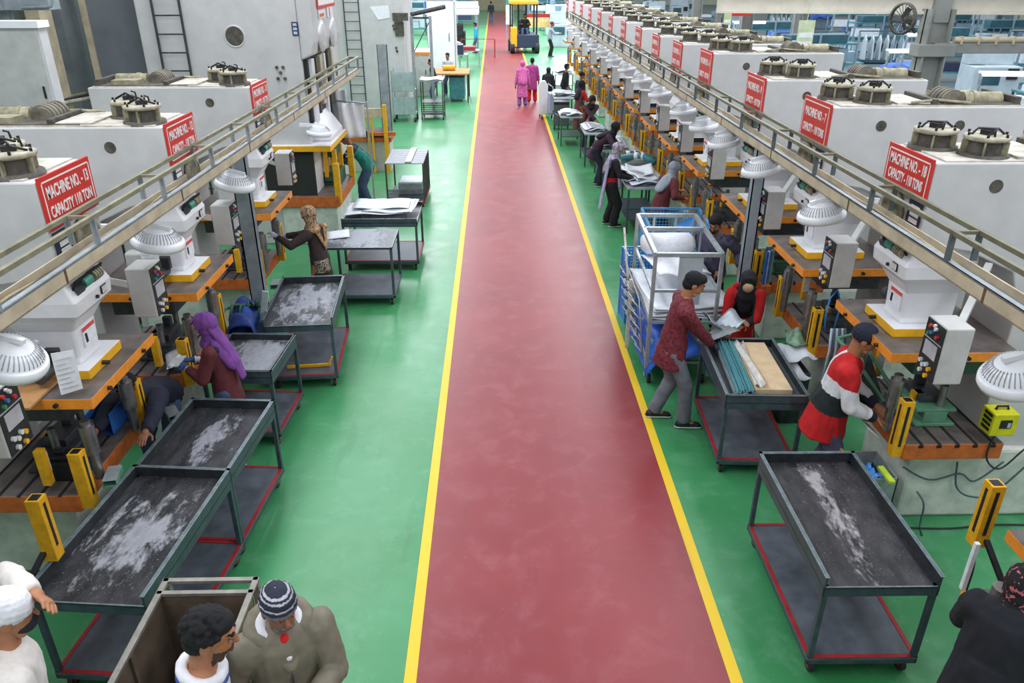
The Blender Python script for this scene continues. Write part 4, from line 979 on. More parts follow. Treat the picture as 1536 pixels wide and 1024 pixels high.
CREAM = cloth('cream_hoodie', 'd8d2cc'); OLIVE = cloth('olive_jacket', '7a7464'); WHITEC = cloth('white_cloth', 'e2e2e8'); REDC = cloth('red_cloth', 'c41a1e'); NAVYC = cloth('navy_cloth', '1c2234')
MAROON = cloth('maroon_knit', '642a30'); PURPLE = cloth('purple_scarf', '7d4698'); DENIM = cloth('denim', '45587a'); GREYJ = cloth('grey_jeans', '6c727c'); DKGREEN = cloth('dark_green_knit', '1f2a2c')
TEALC = cloth('teal_fleece', '1f8276'); BROWNC = cloth('brown_sweater', '3a2c2c'); LEO = cloth('leopard_scarf', 'b09474', '4a3a30', 42, 'noise', (.5, .58)); PLUM = cloth('plum_skirt', '4c2a70'); MAROONT = cloth('maroon_print', '7a2a34', '521e28', 40, 'noise', (.48, .56))
BLACKC = cloth('black_cloth', '17181e'); PINK = cloth('pink_print', 'd06aa6', 'b04a8c', 22, 'noise', (.45, .6)); MAGENTA = cloth('magenta_cloth', 'a03a80'); LILAC = cloth('lilac_trousers', '8a5a9a'); LAVEN = cloth('lavender_shawl', 'a9a4c8'); GREYSC = cloth('grey_scarf', '9aa4b0')
SLATE = cloth('slate_trousers', '4e4d66'); PUFF = cloth('black_puffer', '1a1c26'); PRINT = cloth('black_scarf_red_print', '16161a', 'c86a72', 34, 'noise', (.57, .60)); AUBER = cloth('aubergine_cloth', '3a2438'); BROWNM = cloth('brown_tunic', '6c3c44'); CYANC = cloth('cyan_shirt', '2aa6cc')

# --- bottom left: three men round the steel bin
L = (-2.36, 2.66, 0); y = R(-55)
def hood_back(d):
    k = d['k']; Cn, fw, up, xr = d['Cn'], d['fw'], d['up'], d['xr']
    q = [cap(Cn - fw * .08 * k - xr * .12 * k - up * .02 * k, Cn - fw * .12 * k + up * .01 * k, .055 * k, .07 * k), cap(Cn - fw * .12 * k + up * .01 * k, Cn - fw * .08 * k + xr * .12 * k - up * .02 * k, .07 * k, .055 * k), cap(Cn - fw * .12 * k, Cn - fw * .15 * k - up * .16 * k, .09 * k, .06 * k)]
    me = remesh(q, .01, 2); folds(me, .008, 10, 4); put(me, 'hood', CREAM, d['root'])
person(L, y, 'person in a cream hoodie and white knit cap, hand raised to the brow', 1.76, 4, head=(12, -5), hands=(HL(L, y, (-2.21, 2.80, 1.70)), None), vox=.009, skin=SKIN2, top=dict(mat=CREAM, puff=1.08, name='hoodie'), bottom=dict(mat=NAVYC), gear='beanie', gearm=[WHITEC, WHITEC, WHITEC], mask=MASKM, extra=hood_back, elbow=((-.3, .3, 1), None), palms=((.6, -.6, -.6), (0, 0, -1)), curl=.35)
L = (-1.41, 2.50, 0); y = R(-72)
def collar(d):
    k = d['k']; Cn, fw, up, xr = d['Cn'], d['fw'], d['up'], d['xr']
    n = 14; pts = [Cn + up * .0 * k + (xr * math.cos(t) * .095 + fw * math.sin(t) * .085) * k + up * .02 * k * (1 - math.sin(t)) for t in [2 * PI * i / n for i in range(n)]]
    me = remesh([cap(pts[i], pts[(i + 1) % n], .026 * k, .026 * k, None, 1, 10) for i in range(n)], .007, 1); put(me, 'collar', WHITEC, d['root'])
    me = remesh([cap(pts[i] - up * .035 * k, pts[(i + 1) % n] - up * .035 * k, .027 * k, .027 * k, None, 1, 10) for i in range(n)], .007, 1); put(me, 'collar_band', cloth('blue_band', '3c5aa8'), d['root'])
person(L, y, 'person with black curly hair and a white collar leaning over the steel bin', 1.80, 8, head=(14, -6), vox=.009, skin=SKIN2, top=dict(mat=cloth('blue_white_jacket', 'd2d6e0', '4a62a8', 3, 'noise', (.55, .6))), bottom=dict(mat=NAVYC), gear='curly', beard=mat('stubble', '4a3226', .7), extra=collar)
L = (-1.11, 2.87, 0); y = R(-152)
def zip_hood(d):
    k = d['k']; Cn, fw, up, xr, P = d['Cn'], d['fw'], d['up'], d['xr'], d['P']
    q = []; n = 12
    pts = [Cn + (xr * math.cos(t) * .135 - fw * (.04 + math.sin(t) * .10)) * k + up * (.03 + .03 * math.sin(t)) * k for t in [-.7 + (PI + 1.4) * i / n for i in range(n + 1)]]
    q = [cap(pts[i], pts[i + 1], .045 * k, .045 * k) for i in range(n)] + [cap(pts[0], Cn + fw * .13 * k - up * .12 * k, .045 * k, .03 * k), cap(pts[-1], Cn + fw * .13 * k - up * .12 * k, .045 * k, .03 * k)]
    me = remesh(q, .008, 2); folds(me, .005, 14, 4); put(me, 'hood', OLIVE, d['root'])
    pts = [Cn + (xr * math.cos(t) * .095 - fw * (.02 + math.sin(t) * .07)) * k + up * (.05 + .03 * math.sin(t)) * k for t in [-.6 + (PI + 1.2) * i / n for i in range(n + 1)]]
    me = remesh([cap(pts[i], pts[i + 1], .032 * k, .032 * k) for i in range(n)] + [cap(pts[0], Cn + fw * .125 * k - up * .06 * k, .03 * k, .02 * k), cap(pts[-1], Cn + fw * .125 * k - up * .06 * k, .03 * k, .02 * k)], .008, 2); put(me, 'hood_lining', WHITEC, d['root'])
    me = remesh([cap(Cn + fw * .06 * k + up * .02 * k, Cn + fw * .125 * k - up * .13 * k, .045 * k, .016 * k)], .008, 1); put(me, 'shirt', REDC, d['root'])
    b = MB(); z0 = Cn + fw * .128 * k - up * .12 * k; z1 = P + fw * .145 * k + up * .0 * k; b.tube([z0, z0.lerp(z1, .4) + fw * .012 * k, z1 + fw * .012], .006, 6); b.ell(z0 + fw * .015, (.012, .008, .02)); b.build('zipper', DSTEEL, d['root'])
person(L, y, 'person in an olive hooded jacket and striped knit beanie, looking down', 1.66, 4, head=(6, 8), hands=(HL(L, y, (-.90, 2.66, 1.16)), HL(L, y, (-1.18, 2.68, .98))), vox=.009, top=dict(mat=OLIVE, puff=1.2, len=.06), bottom=dict(mat=NAVYC), gear='beanie', gearm=[cloth('beanie_grey', '74767e'), cloth('beanie_navy', '242738'), cloth('beanie_white', 'b4b4be')], beard=BEARD, extra=zip_hood, curl=.6)

# --- left row workers
L = (-3.12, 6.12, 0); y = R(180)
person(L, y, 'person in dark blue clothes bending under the slide of machine 13', 1.68, 68, head=(10, 0), hands=(HL(L, y, (-2.84, 5.24, 1.00)), HL(L, y, (-3.25, 5.3, 1.02))), vox=.010, top=dict(mat=NAVYC, puff=1.12, name='sweater'), bottom=dict(mat=DENIM), gear='hair', curl=.4, feet=((-.11, .05), (.11, .05)))
L = (-2.56, 6.36, 0); y = R(88)
def vest(d):
    k = d['k']; Cn, up, fw, xr, P = d['Cn'], d['up'], d['fw'], d['xr'], d['P']
    q = [cap(Cn - up * .10 * k + fw * .05 * k, P + up * .12 * k + fw * .05 * k, .115 * k, .125 * k, fw, .75, 18)] + [cap(Cn - up * .08 * k + xr * s * .12 * k + fw * .05 * k, Cn - up * .03 * k + xr * s * .13 * k - fw * .05 * k, .045 * k, .04 * k) for s in (-1, 1)]
    me = remesh(q, .01, 1); folds(me, .005, 10, 2); put(me, 'apron', NAVYC, d['root'])
    me = remesh([cap(d['G']((0, -.06, -.04)), Cn - up * .20 * k - fw * .17 * k, .085 * k, .07 * k, d['fw'], .5), cap(Cn - up * .18 * k - fw * .165 * k, Cn - up * .42 * k - fw * .20 * k, .075 * k, .06 * k, d['fw'], .4, 14, True, False), cap(d['G']((0, .06, .075)), d['G']((0, .125, .035)), .06 * k, .03 * k, d['Mh'] @ V((0, 0, 1)), .35)], .009, 2); folds(me, .006, 14, 1, (1, 1, .3)); put(me, 'scarf_tail', PURPLE, d['root'])
    for i in (0, 1):
        dd = (d['W'][i] - d['E'][i]).normalized(); put(remesh([cap(d['W'][i] - dd * .12 * k, d['W'][i] - dd * .005, .046 * k, .042 * k, None, 1, 14, True, False)], .008, 1), 'cuff', WHITEC, d['root'])
person(L, y, 'person in a purple headscarf and maroon sweater working at machine 12', 1.56, 6, head=(12, 0), hands=(HL(L, y, (-2.86, 6.30, 1.06)), HL(L, y, (-2.86, 6.48, 1.06))), vox=.010, skin=SKIN2, top=dict(mat=MAROON, name='sweater', len=.05), bottom=dict(mat=DENIM), gear='hijab', gearm=PURPLE, glove=cloth('blue_glove', '2c4a80'), female=True, extra=vest, palms=((0, 0, -1), (0, 0, -1)), curl=.4)
b = MB(); b.tube([(0, -.11, .0), (-.03, -.06, -.03), (-.035, 0, -.04), (-.03, .06, -.03), (0, .11, 0)], .022, 10); b.box((0.01, 0, -.01), (.10, .22, .012), 0); o = b.build('pressed_channel', mat('pale_part', 'c2c6c8', .4, .2, .08, 10), None, .003, loc=(-2.99, 6.39, 1.10)); tag(o, 'pale curved part held by the person in the purple headscarf', 'metal part')
L = (-2.36, 9.72, 0); y = R(72)
def scarf2(d):
    k = d['k']; Cn, up, fw, xr, P = d['Cn'], d['up'], d['fw'], d['xr'], d['P']
    me = remesh([cap(Cn - fw * .12 * k - xr * .12 * k, Cn - up * .30 * k - fw * .14 * k, .05 * k, .022 * k, fw, .35), cap(Cn - fw * .12 * k + xr * .10 * k, Cn - up * .30 * k - fw * .14 * k, .05 * k, .022 * k, fw, .35), cap(Cn + xr * .14 * k, Cn - fw * .13 * k + xr * .1 * k, .04 * k, .035 * k), cap(Cn - xr * .15 * k, Cn - fw * .13 * k - xr * .12 * k, .04 * k, .035 * k)], .011, 2); put(me, 'scarf_end', cloth('tan_scarf', 'b8946c', '8a6a4c', 24), d['root'])
    me = remesh([cap(P + up * .06 * k - xr * .08 * k - fw * .06 * k, P - up * .12 * k - xr * .08 * k - fw * .06 * k, .11 * k, .12 * k, fw, .95, 18, False, False)], .011, 1); put(me, 'waist_cloth', cloth('leopard_cloth', 'a09484', '38302c', 46, 'noise', (.46, .54)), d['root'])
person(L, y, 'person in a leopard headscarf and dark brown sweater reaching to machine 11', 1.58, 6, head=(15, 0), hands=(HL(L, y, (-2.84, 9.58, 1.25)), HL(L, y, (-2.82, 9.9, 1.15))), vox=.011, skin=SKIN2, top=dict(mat=BROWNC, name='sweater', len=.08), bottom=dict(mat=PLUM, kind='skirt'), gear='hijab', gearm=LEO, glove=cloth('pale_glove', 'b8b0c8'), female=True, cape=False, extra=scarf2)
L = (-2.62, 15.35, 0); y = R(100)
def stripe(d):
    for i in (0, 1):
        a, b_ = d['Sh'][i], d['E'][i]; u = (b_ - a)
        for t in (.35, .62): put(remesh([cap(a + u * t, a + u * (t + .12), .074, .071, None, 1, 16, False, False)], .012, 0), 'sleeve_stripe', WHITEC, d['root'])
person(L, y, 'person in a teal fleece bending over the yellow slide press on the left', 1.62, 42, head=(20, 0), hands=(HL(L, y, (-3.12, 14.95, 1.0)), HL(L, y, (-3.15, 15.25, 1.05))), vox=.012, top=dict(mat=[TEALC, NAVYC], name='fleece', puff=1.08, paint=lambda q: 1 if (q['h'] > .40 or abs(q['x']) < .05) else 0), bottom=dict(mat=DENIM), gear='beanie', gearm=NAVYC, extra=stripe, feet=((-.10, -.05), (.10, .1)))
# --- right side, near
L = (2.90, 5.70, 0); y = R(-112)
def rw(q):
    if q['arm'] < .10 and min((q['c'] - q['W'][0]).length, (q['c'] - q['W'][1]).length) < .11 * q['k']: return 3
    out = q['arm'] < .080 or (abs(q['x']) > .20 and q['h'] > .12)
    if q['h'] < .02 and not out: return 1
    if q['h'] < .20 and not out: return 2
    if q['h'] > .33 and q['f'] < .12 and abs(q['x']) > .02 + .0 and q['h'] > .33 + .25 * max(0, abs(q['x']) - .20): return 1
    return 0
def rwc(d):
    k = d['k']; Cn, up, fw, xr = d['Cn'], d['up'], d['fw'], d['xr']; n = 12
    pts = [Cn + (xr * math.cos(t) * .078 + fw * math.sin(t) * .07) * k + up * .015 * k for t in [2 * PI * i / n for i in range(n)]]
    put(remesh([cap(pts[i], pts[(i + 1) % n], .02 * k, .02 * k, None, 1, 8) for i in range(n)], .008, 1), 'collar', cloth('mauve_collar', 'b07a9a'), d['root'])
person(L, y, 'person in a red, white and dark green jacket feeding machine 18', 1.72, 12, head=(14, 8), hands=(HL(L, y, (3.24, 5.60, 1.00)), HL(L, y, (3.16, 5.44, .98))), vox=.009, skin=SKIN2, top=dict(mat=[WHITEC, REDC, DKGREEN, NAVYC], puff=1.14, len=.10, flare=1.22, paint=rw), bottom=dict(mat=SLATE, w=1.06), gear='beanie', gearm=NAVYC, extra=rwc, feet=((-.10, -.08), (.12, .02)), curl=.7, beard=None)
L = (1.80, 6.98, 0); y = R(-94)
person(L, y, 'person in a maroon patterned sweater and grey jeans beside the loaded cart', 1.70, 9, head=(26, 0), hands=(HL(L, y, (2.14, 7.16, .98)), HL(L, y, (2.17, 6.93, .95))), vox=.009, skin=SKIN2, top=dict(mat=MAROONT, name='sweater', len=.08, puff=1.06, flare=1.16), bottom=dict(mat=GREYJ, w=1.0), gear='hair', glove=GLOVE, feet=((-.10, -.13), (.10, .16)), beard=None, curl=.7)
L = (2.76, 7.86, 0); y = R(165)
def rd(d):
    k = d['k']; put(remesh([ell(d['G']((0, .068, -.02)), V((.064, .055, .080)) * k, d['Mh'])], .01, 1), 'face_cloth', cloth('beige_cloth', 'c8a888'), d['root'])
    put(remesh([cap(d['Cn'] + d['xr'] * .1 - d['fw'] * .05, d['Cn'] + d['xr'] * .16 - d['up'] * .3 + d['fw'] * .1, .06, .05, d['fw'], .5)], .012, 1), 'shawl_end', REDC, d['root'])
person(L, y, 'person in a long red dress and dark headscarf bending beside the steel cage cart', 1.56, 34, head=(28, 0), hands=(HL(L, y, (2.66, 7.45, .92)), HL(L, y, (2.62, 7.5, .95))), vox=.011, skin=SKIN2, top=dict(mat=[REDC, BLACKC], name='tunic', len=.14, flare=1.15, paint=lambda q: 1 if (q['f'] > .05 and abs(q['x']) < .12 and q['h'] > .12) else 0), bottom=dict(mat=REDC, kind='skirt', w=1.15), gear='hijab', gearm=BLACKC, female=True, extra=rd)
L = (2.78, 9.28, 0); y = R(160)
person(L, y, 'person with a black face mask behind the steel cage cart', 1.64, 16, head=(22, -12), hands=(HL(L, y, (3.05, 9.0, 1.0)), HL(L, y, (2.75, 8.95, .95))), vox=.010, skin=SKIN2, top=dict(mat=cloth('lavender_grey_jacket', '5e5a70', '38364a', 5, 'noise', (.5, .55)), puff=1.1), bottom=dict(mat=NAVYC), gear='hair', mask=MASKM)
L = (2.78, 12.52, 0); y = R(-60)
person(L, y, 'person in a grey headscarf and maroon knit beside the blue mesh basket', 1.52, 22, head=(25, 0), vox=.012, hands=(HL(L, y, (3.1, 12.75, .98)), HL(L, y, (3.1, 12.4, .95))), skin=SKIN2, top=dict(mat=MAROON, name='sweater', len=.1, puff=1.1), bottom=dict(mat=BLACKC, kind='skirt'), gear='hijab', gearm=GREYSC, female=True)
L = (2.12, 13.95, 0); y = R(-82)
def lsh(d):
    k = d['k']; Cn, up, fw, xr, P = d['Cn'], d['up'], d['fw'], d['xr'], d['P']; q = []
    for s in (-1, 1):
        a = Cn + xr * s * .11 * k + fw * .09 * k; q += [cap(a - fw * .12 * k, a - up * .06 * k, .05 * k, .045 * k), cap(a - up * .05 * k, a - up * .55 * k + fw * .07 * k, .055 * k, .05 * k, fw, .5), ]
    q += [cap(Cn - fw * .12 * k + xr * .1 * k, Cn - fw * .20 * k - up * 1.05 * k + xr * .1 * k, .055 * k, .07 * k, fw, .4, 12, True, False)]
    me = remesh(q, .012, 1); folds(me, .006, 12, 1, (1, 1, .3)); put(me, 'shawl', LAVEN, d['root'])
person(L, y, 'person in a black robe with a long lavender shawl at the sheet table', 1.52, 4, head=(25, 0), hands=(HL(L, y, (2.45, 14.05, .95)), HL(L, y, (2.45, 13.75, .95))), vox=.012, skin=SKIN2, top=dict(mat=[BLACKC, REDC, DKGREEN], name='robe_top', paint=lambda q: 1 if (q['h'] < .12 and q['h'] > -.06 and q['x'] > .04) else 0), bottom=dict(mat=BLACKC, kind='trousers', w=1.25), gear='hijab', gearm=cloth('silver_scarf', 'a8a4b0', '6a6674', 20), glove=GLOVE, female=True, extra=lsh)
L = (2.26, 16.9, 0); y = R(-100)
person(L, y, 'person in dark aubergine clothes bending over the white sheets', 1.56, 48, head=(15, 0), vox=.014, hands=(HL(L, y, (2.75, 16.6, .85)), HL(L, y, (2.7, 16.4, .85))), top=dict(mat=AUBER, name='tunic', len=.12), bottom=dict(mat=NAVYC), gear='hijab', gearm=BLACKC, female=True)
L = (2.42, 20.4, 0); y = R(-170)
person(L, y, 'person in a black scarf and maroon sleeves leaning over a far table', 1.55, 34, head=(20, 0), vox=.015, hands=(HL(L, y, (2.3, 19.85, .85)), HL(L, y, (2.6, 19.85, .85))), top=dict(mat=[AUBER, MAROON], name='tunic', paint=lambda q: 1 if abs(q['x']) > .12 else 0), bottom=dict(mat=NAVYC), gear='hijab', gearm=BLACKC, female=True)
L = (2.42, 22.9, 0); y = R(-60)
person(L, y, 'person in a long brown tunic and black scarf by a far press', 1.46, 8, vox=.016, hands=((-.1, .35, .95), (.2, .32, .95)), top=dict(mat=[BROWNM, REDC], name='tunic', len=.25, paint=lambda q: 1 if q['x'] > .16 else 0), bottom=dict(mat=BROWNM, kind='skirt'), gear='hijab', gearm=BLACKC, female=True)
person((.95, 27.7, 0), R(5), 'person with a pink patterned shawl walking on the red aisle', 1.50, 3, vox=.016, top=dict(mat=PINK, name='kameez', len=.3, puff=1.15), bottom=dict(mat=LILAC, w=1.2), gear='shawl', gearm=PINK, female=True)
person((1.32, 28.6, 0), R(-5), 'person in a magenta top on the edge of the red aisle', 1.50, 3, vox=.016, top=dict(mat=MAGENTA, name='kameez', len=.2, puff=1.2), bottom=dict(mat=REDC, w=1.2), gear='hair', female=True)
person((1.78, 27.0, 0), R(-20), 'person wrapped in a black cloak beside the white trolley', 1.36, 6, vox=.016, top=dict(mat=BLACKC, name='cloak', len=.2, puff=1.25), bottom=dict(mat=DGREEN, kind='skirt'), gear='shawl', gearm=BLACKC, female=True)
person((2.38, 27.6, 0), R(-80), 'person in a dark jacket at the far end of the sheet tables', 1.42, 10, vox=.016, top=dict(mat=BLACKC), bottom=dict(mat=NAVYC), gear='hair')
person((2.62, 24.9, 0), R(-60), 'person in a dark red cap looking over a far press', 1.46, 10, vox=.016, top=dict(mat=NAVYC), bottom=dict(mat=NAVYC), gear='beanie', gearm=HAIRB)
person((3.0, 44.5, 0), R(-90), 'person in a pale jacket reaching out far behind the right row', 1.75, 10, vox=.018, hands=((-.15, .5, 1.2), (.15, .5, 1.2)), top=dict(mat=GREYSC), bottom=dict(mat=BLACKC), gear='beanie', gearm=MAROON)
person((-2.15, 28.4, 0), R(100), 'person in navy leaning beside the grey cart on the far left', 1.5, 12, vox=.016, top=dict(mat=NAVYC), bottom=dict(mat=DENIM), gear='hair')
person((-1.75, 30.6, 0), R(160), 'person in pale blue behind the plywood bench on the far left', 1.5, 8, vox=.016, top=dict(mat=SKYB), bottom=dict(mat=DENIM), gear='hair')
person((-1.05, 46.5, 0), R(90), 'person in a cyan shirt and jeans at the far left stand', 1.6, 4, vox=.018, top=dict(mat=CYANC, name='shirt'), bottom=dict(mat=DENIM), gear='hair')
person((-2.55, 45.6, 0), R(0), 'person in a yellow helmet by the far left stand', 1.6, 4, vox=.018, top=dict(mat=NAVYC), bottom=dict(mat=BLACKC), gear='beanie', gearm=YELLOW)
person((-.30, 74, 0), R(10), 'lone person walking at the very end of the red aisle', 1.7, 2, vox=.02, top=dict(mat=NAVYC), bottom=dict(mat=DENIM), gear='hair')
L = (2.66, 2.93, 0); y = R(-52)
person(L, y, 'person in a black puffer coat and red patterned black headscarf, seen from behind', 1.56, 8, head=(22, 0), hands=(HL(L, y, (2.86, 3.30, .97)), HL(L, y, (3.0, 3.0, .95))), vox=.009, skin=SKIN2, top=dict(mat=PUFF, name='puffer_coat', puff=1.28, len=.28, flare=1.12), bottom=dict(mat=NAVYC), gear='hijab', gearm=PRINT, female=True, cape=False)
# ------------------------------------------------------------------ right side: cage cart, basket, sheet tables
p = empty('cage_cart', (2.10, 8.52, 0), R(-2), 'grey steel cage cart with open top frame and wire racks, holding white sheets', 'cart')
w_, l_ = .36, .73
for sx in (-1, 1):
    for sy in (-1, 1):
        b = MB(); b.bar((sx * w_, sy * l_, .12), (sx * w_, sy * l_, 1.6), .04); b.build('post', GALV, p, .003)
        b = MB(); b.cyl((sx * (w_ - .05) - .02, sy * (l_ - .06), .055), (sx * (w_ - .05) + .02, sy * (l_ - .06), .055), .055, n=16); b.build('wheel', RUBBER, p)
b = MB()
for sx in (-1, 1): b.bar((sx * w_, -l_, 1.6), (sx * w_, l_, 1.6), .045)
for y in (-l_, .18, l_): b.bar((-w_, y, 1.6), (w_, y, 1.6), .045)
b.build('top_frame', GALV, p, .003)
b = MB(); b.box2((-.10, -l_ - .01, 1.02), (.16, -l_ + .01, 1.59)); b.build('end_plate', SHEETM, p)
for z in (.30, .80, 1.18):
    b = MB()
    for y in (-l_, l_): b.bar((-w_, y, z), (w_, y, z), .03)
    for x in (-w_, w_): b.bar((x, -l_, z), (x, l_, z), .03)
    if z < 1.1:
        for k in range(9): b.bar((-w_, -l_ + .18 * k, z), (w_, -l_ + .18 * k, z), .016)
    b.build('deck_frame', GALV, p)
b = MB(); b.bar((-.15, l_, 1.18), (-.15, l_, 1.6), .03); b.bar((.12, l_, 1.18), (.12, l_, 1.6), .03); b.bar((w_ - .04, .18, 1.1), (w_ - .04, .18, 1.6), .02); b.build('end_bar', GALV, p)
# wire racks hooked on the aisle side
for k in range(3):
    rk = empty('wire_rack', (-w_ - .03, -.45 + .45 * k, 0), 0); rk.parent = p
    b = MB(); b.tube([(0, -.2, .3), (-.10, -.2, 1.05), (-.10, .2, 1.05), (0, .2, .3)], .008, 6)
    for j in range(5):
        z = .38 + j * .14; x = -.02 - j * .018
        b.tube([(x, -.2, z), (x - .07, -.08, z + .05), (x - .02, .02, z - .02), (x - .08, .12, z + .05), (x, .2, z)], .009, 6)
    b.build('wire', GALV, rk)
b = MB(); b.bar((-w_ - .12, -.1, .55), (-w_ - .12, 1.0, 1.35), .025); b.bar((-w_ - .14, -.05, .15), (-w_ - .14, -.05, 1.05), .04); b.build('tow_bar', TOPDUST, p)
for j, (z, n) in enumerate(((.83, 4), (1.21, 0))):
    for k in range(n):
        b = MB(); b.sheet((0, 0, 0), .80 + .05 * k, 1.30, lambda u, v, k=k: .012 * math.sin(7 * u + 2 * k) + .01 * math.cos(6 * v + k), .03 * (k - 1), 12, 12, .01)
        o = b.build('flat_sheet', WHITESH, None, loc=(2.14 + .02 * k, 8.50, z + .035 * k)); tag(o, 'white sheet panel lying flat in the steel cage cart', 'panel', 'sheet panels in the cage cart')
b = MB()
b.lathe([(0, -.30), (.10, -.30), (.15, -.25), (.15, .25), (.10, .30), (0, .30)], (0, 0, 0), Matrix.Rotation(PI / 2, 3, 'Y'), 20); o = b.build('foam_roll', PAPER, None, loc=(2.10, 8.95, 1.34)); o.scale = (1.05, 1.3, .8); tag(o, 'white foam roll on the upper level of the cage cart', 'roll')
b = MB(); b.sheet((0, 0, 0), .62, .75, lambda u, v: .03 * math.sin(9 * u + 3 * v), .1, 10, 8, .012); o = b.build('foam_sheet', PAPER, None, loc=(2.12, 8.55, 1.22)); tag(o, 'white foam sheet under the roll in the cage cart', 'sheet')
for k in range(6):
    b = MB(); b.box((0, 0, 0), (.62, .9 - .04 * k, .018)); o = b.build('steel_blank', GALV, None, .002, loc=(2.12, 8.4, .325 + .022 * k)); tag(o, 'grey flat blank stacked on the bottom deck of the cage cart', 'sheet', 'grey blanks in the cage cart')
b = MB(); b.sheet((0, 0, .50), .78, 1.5, lambda u, v: -.34 * max(0, abs(u) - .30) * 4 - .3 * max(0, abs(v) - .42) * 4 + .02 * math.sin(17 * u + 5 * v) + .02 * math.sin(23 * v), 0, 18, 24, .008); o = b.build('blue_tarpaulin', TARP, None, loc=(2.08, 8.46, -.02)); tag(o, 'blue tarpaulin draped over the bottom deck of the cage cart', 'tarpaulin')
# blue plastic mesh panel and basket
def mesh_panel(name, parent, m, w, h, step, r=.005, fn=None):
    b = MB(); n = int(w / step); k = int(h / step)
    for i in range(n + 1): b.bar((-w / 2 + i * w / n, 0, 0), (-w / 2 + i * w / n, 0, h), r * 2)
    for i in range(k + 1): b.bar((-w / 2, 0, i * h / k), (w / 2, 0, i * h / k), r * 2)
    return b.build(name, m, parent)
p = empty('blue_crate', (1.98, 9.72, 0), R(4), 'bright blue plastic mesh crate standing on end behind the cage cart', 'crate')
LBLUE = mat('bright_blue_plastic', '3a8ad8', .4, 0, .1, 10)
for (x, y, a, w) in ((0, -.18, 0, .5), (0, .18, 0, .5), (-.25, 0, PI / 2, .36), (.25, 0, PI / 2, .36)):
    o = mesh_panel('mesh_wall', p, LBLUE, w, .95, .045, .008); o.location = (x, y, .02); o.rotation_euler = (0, 0, a)
b = MB(); b.box2((-.26, -.19, 0), (.26, .19, .03)); b.build('bottom', LBLUE, p)
b = MB()
for (x, y) in ((-.25, -.18), (.25, -.18), (.25, .18), (-.25, .18)): b.bar((x, y, 0), (x, y, .98), .035)
b.build('corner_post', LBLUE, p)
p = empty('mesh_basket', (2.72, 12.02 - .75, 0), R(-3), 'large light blue mesh basket on legs beside the grey headscarf person', 'basket')
BASK = mat('pale_blue_wire', '5aa6d8', .4, 0, .1, 10)
for (x, y, a, w) in ((0, -.55, 0, .9), (0, .45, 0, .9), (-.45, -.05, PI / 2, 1.0), (.45, -.05, PI / 2, 1.0)):
    o = mesh_panel('mesh_wall', p, BASK, w, .46, .05, .004); o.location = (x, y, .50); o.rotation_euler = (0, 0, a)
b = MB()
for (x, y) in ((-.45, -.55), (.45, -.55), (.45, .45), (-.45, .45)): b.bar((x, y, 0), (x, y, .97), .03)
for (a, c) in (((-.45, -.55), (.45, -.55)), ((-.45, .45), (.45, .45)), ((-.45, -.55), (-.45, .45)), ((.45, -.55), (.45, .45))): b.bar((a[0], a[1], .97), (c[0], c[1], .97), .03)
b.build('rim_frame', BASK, p)
b = MB(); b.box2((-.44, -.54, .46), (.44, .44, .49)); b.box2((-.1, -.56, .5), (0, -.545, .97), 1); b.box2((.2, -.56, .5), (.3, -.545, .97), 1); b.build('bottom', [WHITESH, LBLUE], p)
b = MB(); b.sheet((0, 0, 0), .5, .7, lambda u, v: .25 * u + .1 * abs(v), .2, 8, 6, .01); o = b.build('blue_scoop', LBLUE, None, loc=(2.98, 11.3, .72)); tag(o, 'blue plastic sheet standing in the mesh basket', 'sheet')
o = MB().sheet((0, 0, 0), .55, .6, lambda u, v: .05 * math.sin(8 * u) * math.cos(5 * v), 0, 10, 8, .02).build('pink_cloth', cloth('pale_pink_cloth', 'd8b0b4'), None, loc=(2.55, 11.2, .56)); tag(o, 'pale pink cloth lying in the mesh basket', 'cloth')
# sheet tables down the right side
def sheet_table(x, y, w, l, h, label, n, glabel, seed, frame=TRAYBLUE, strip=TEALGL):
    p = empty('sheet_table', (x, y, 0), 0, label, 'table')
    b = MB(); b.box2((-w / 2, -l / 2, h - .03), (w / 2, l / 2, h)); b.build('top', SHEETM, p)
    for sx in (-1, 1):
        for sy in (-1, 1): b = MB(); b.bar((sx * (w / 2 - .03), sy * (l / 2 - .03), 0), (sx * (w / 2 - .03), sy * (l / 2 - .03), h - .03), .035); b.build('leg', frame, p)
    b = MB(); b.box2((-w / 2 + .02, -l / 2 + .02, .24), (w / 2 - .02, l / 2 - .02, .26)); b.bar((-w / 2, -l / 2 + .03, .45), (w / 2, -l / 2 + .03, .45), .025); b.build('shelf', frame, p)
    rr = random.Random(seed)
    for k in range(n):
        a, c = rr.uniform(.6, .95) * w, rr.uniform(.5, .8) * l
        b = MB(); b.sheet((0, 0, 0), a, c, lambda u, v, k=k: .03 * math.sin(5 * u + k) + .02 * math.cos(6 * v + 2 * k) + .06 * max(0, abs(u) - .35) * (1 if k % 2 else -1), rr.uniform(-.2, .2), 10, 10, .008)
        o = b.build('white_sheet', WHITESH if k % 3 else SHEETM, None, loc=(x + rr.uniform(-.08, .08), y + rr.uniform(-.15, .15), h + .035 + .022 * k)); tag(o, glabel, 'sheet', glabel)
    return p
sheet_table(2.68, 14.2, .66, 1.5, .84, 'steel table stacked with white sheets beside the lavender shawl person', 6, 'white sheet on the table by the lavender shawl person', 1)
sheet_table(2.62, 17.4, .60, 1.5, .82, 'sheet covered table that the aubergine clad person bends over', 5, 'white sheet on the table under the aubergine clad person', 2)
sheet_table(2.45, 19.2, .62, 1.1, .80, 'sheet covered table before the person with maroon sleeves', 4, 'white sheet on the table before the maroon sleeved person', 3)
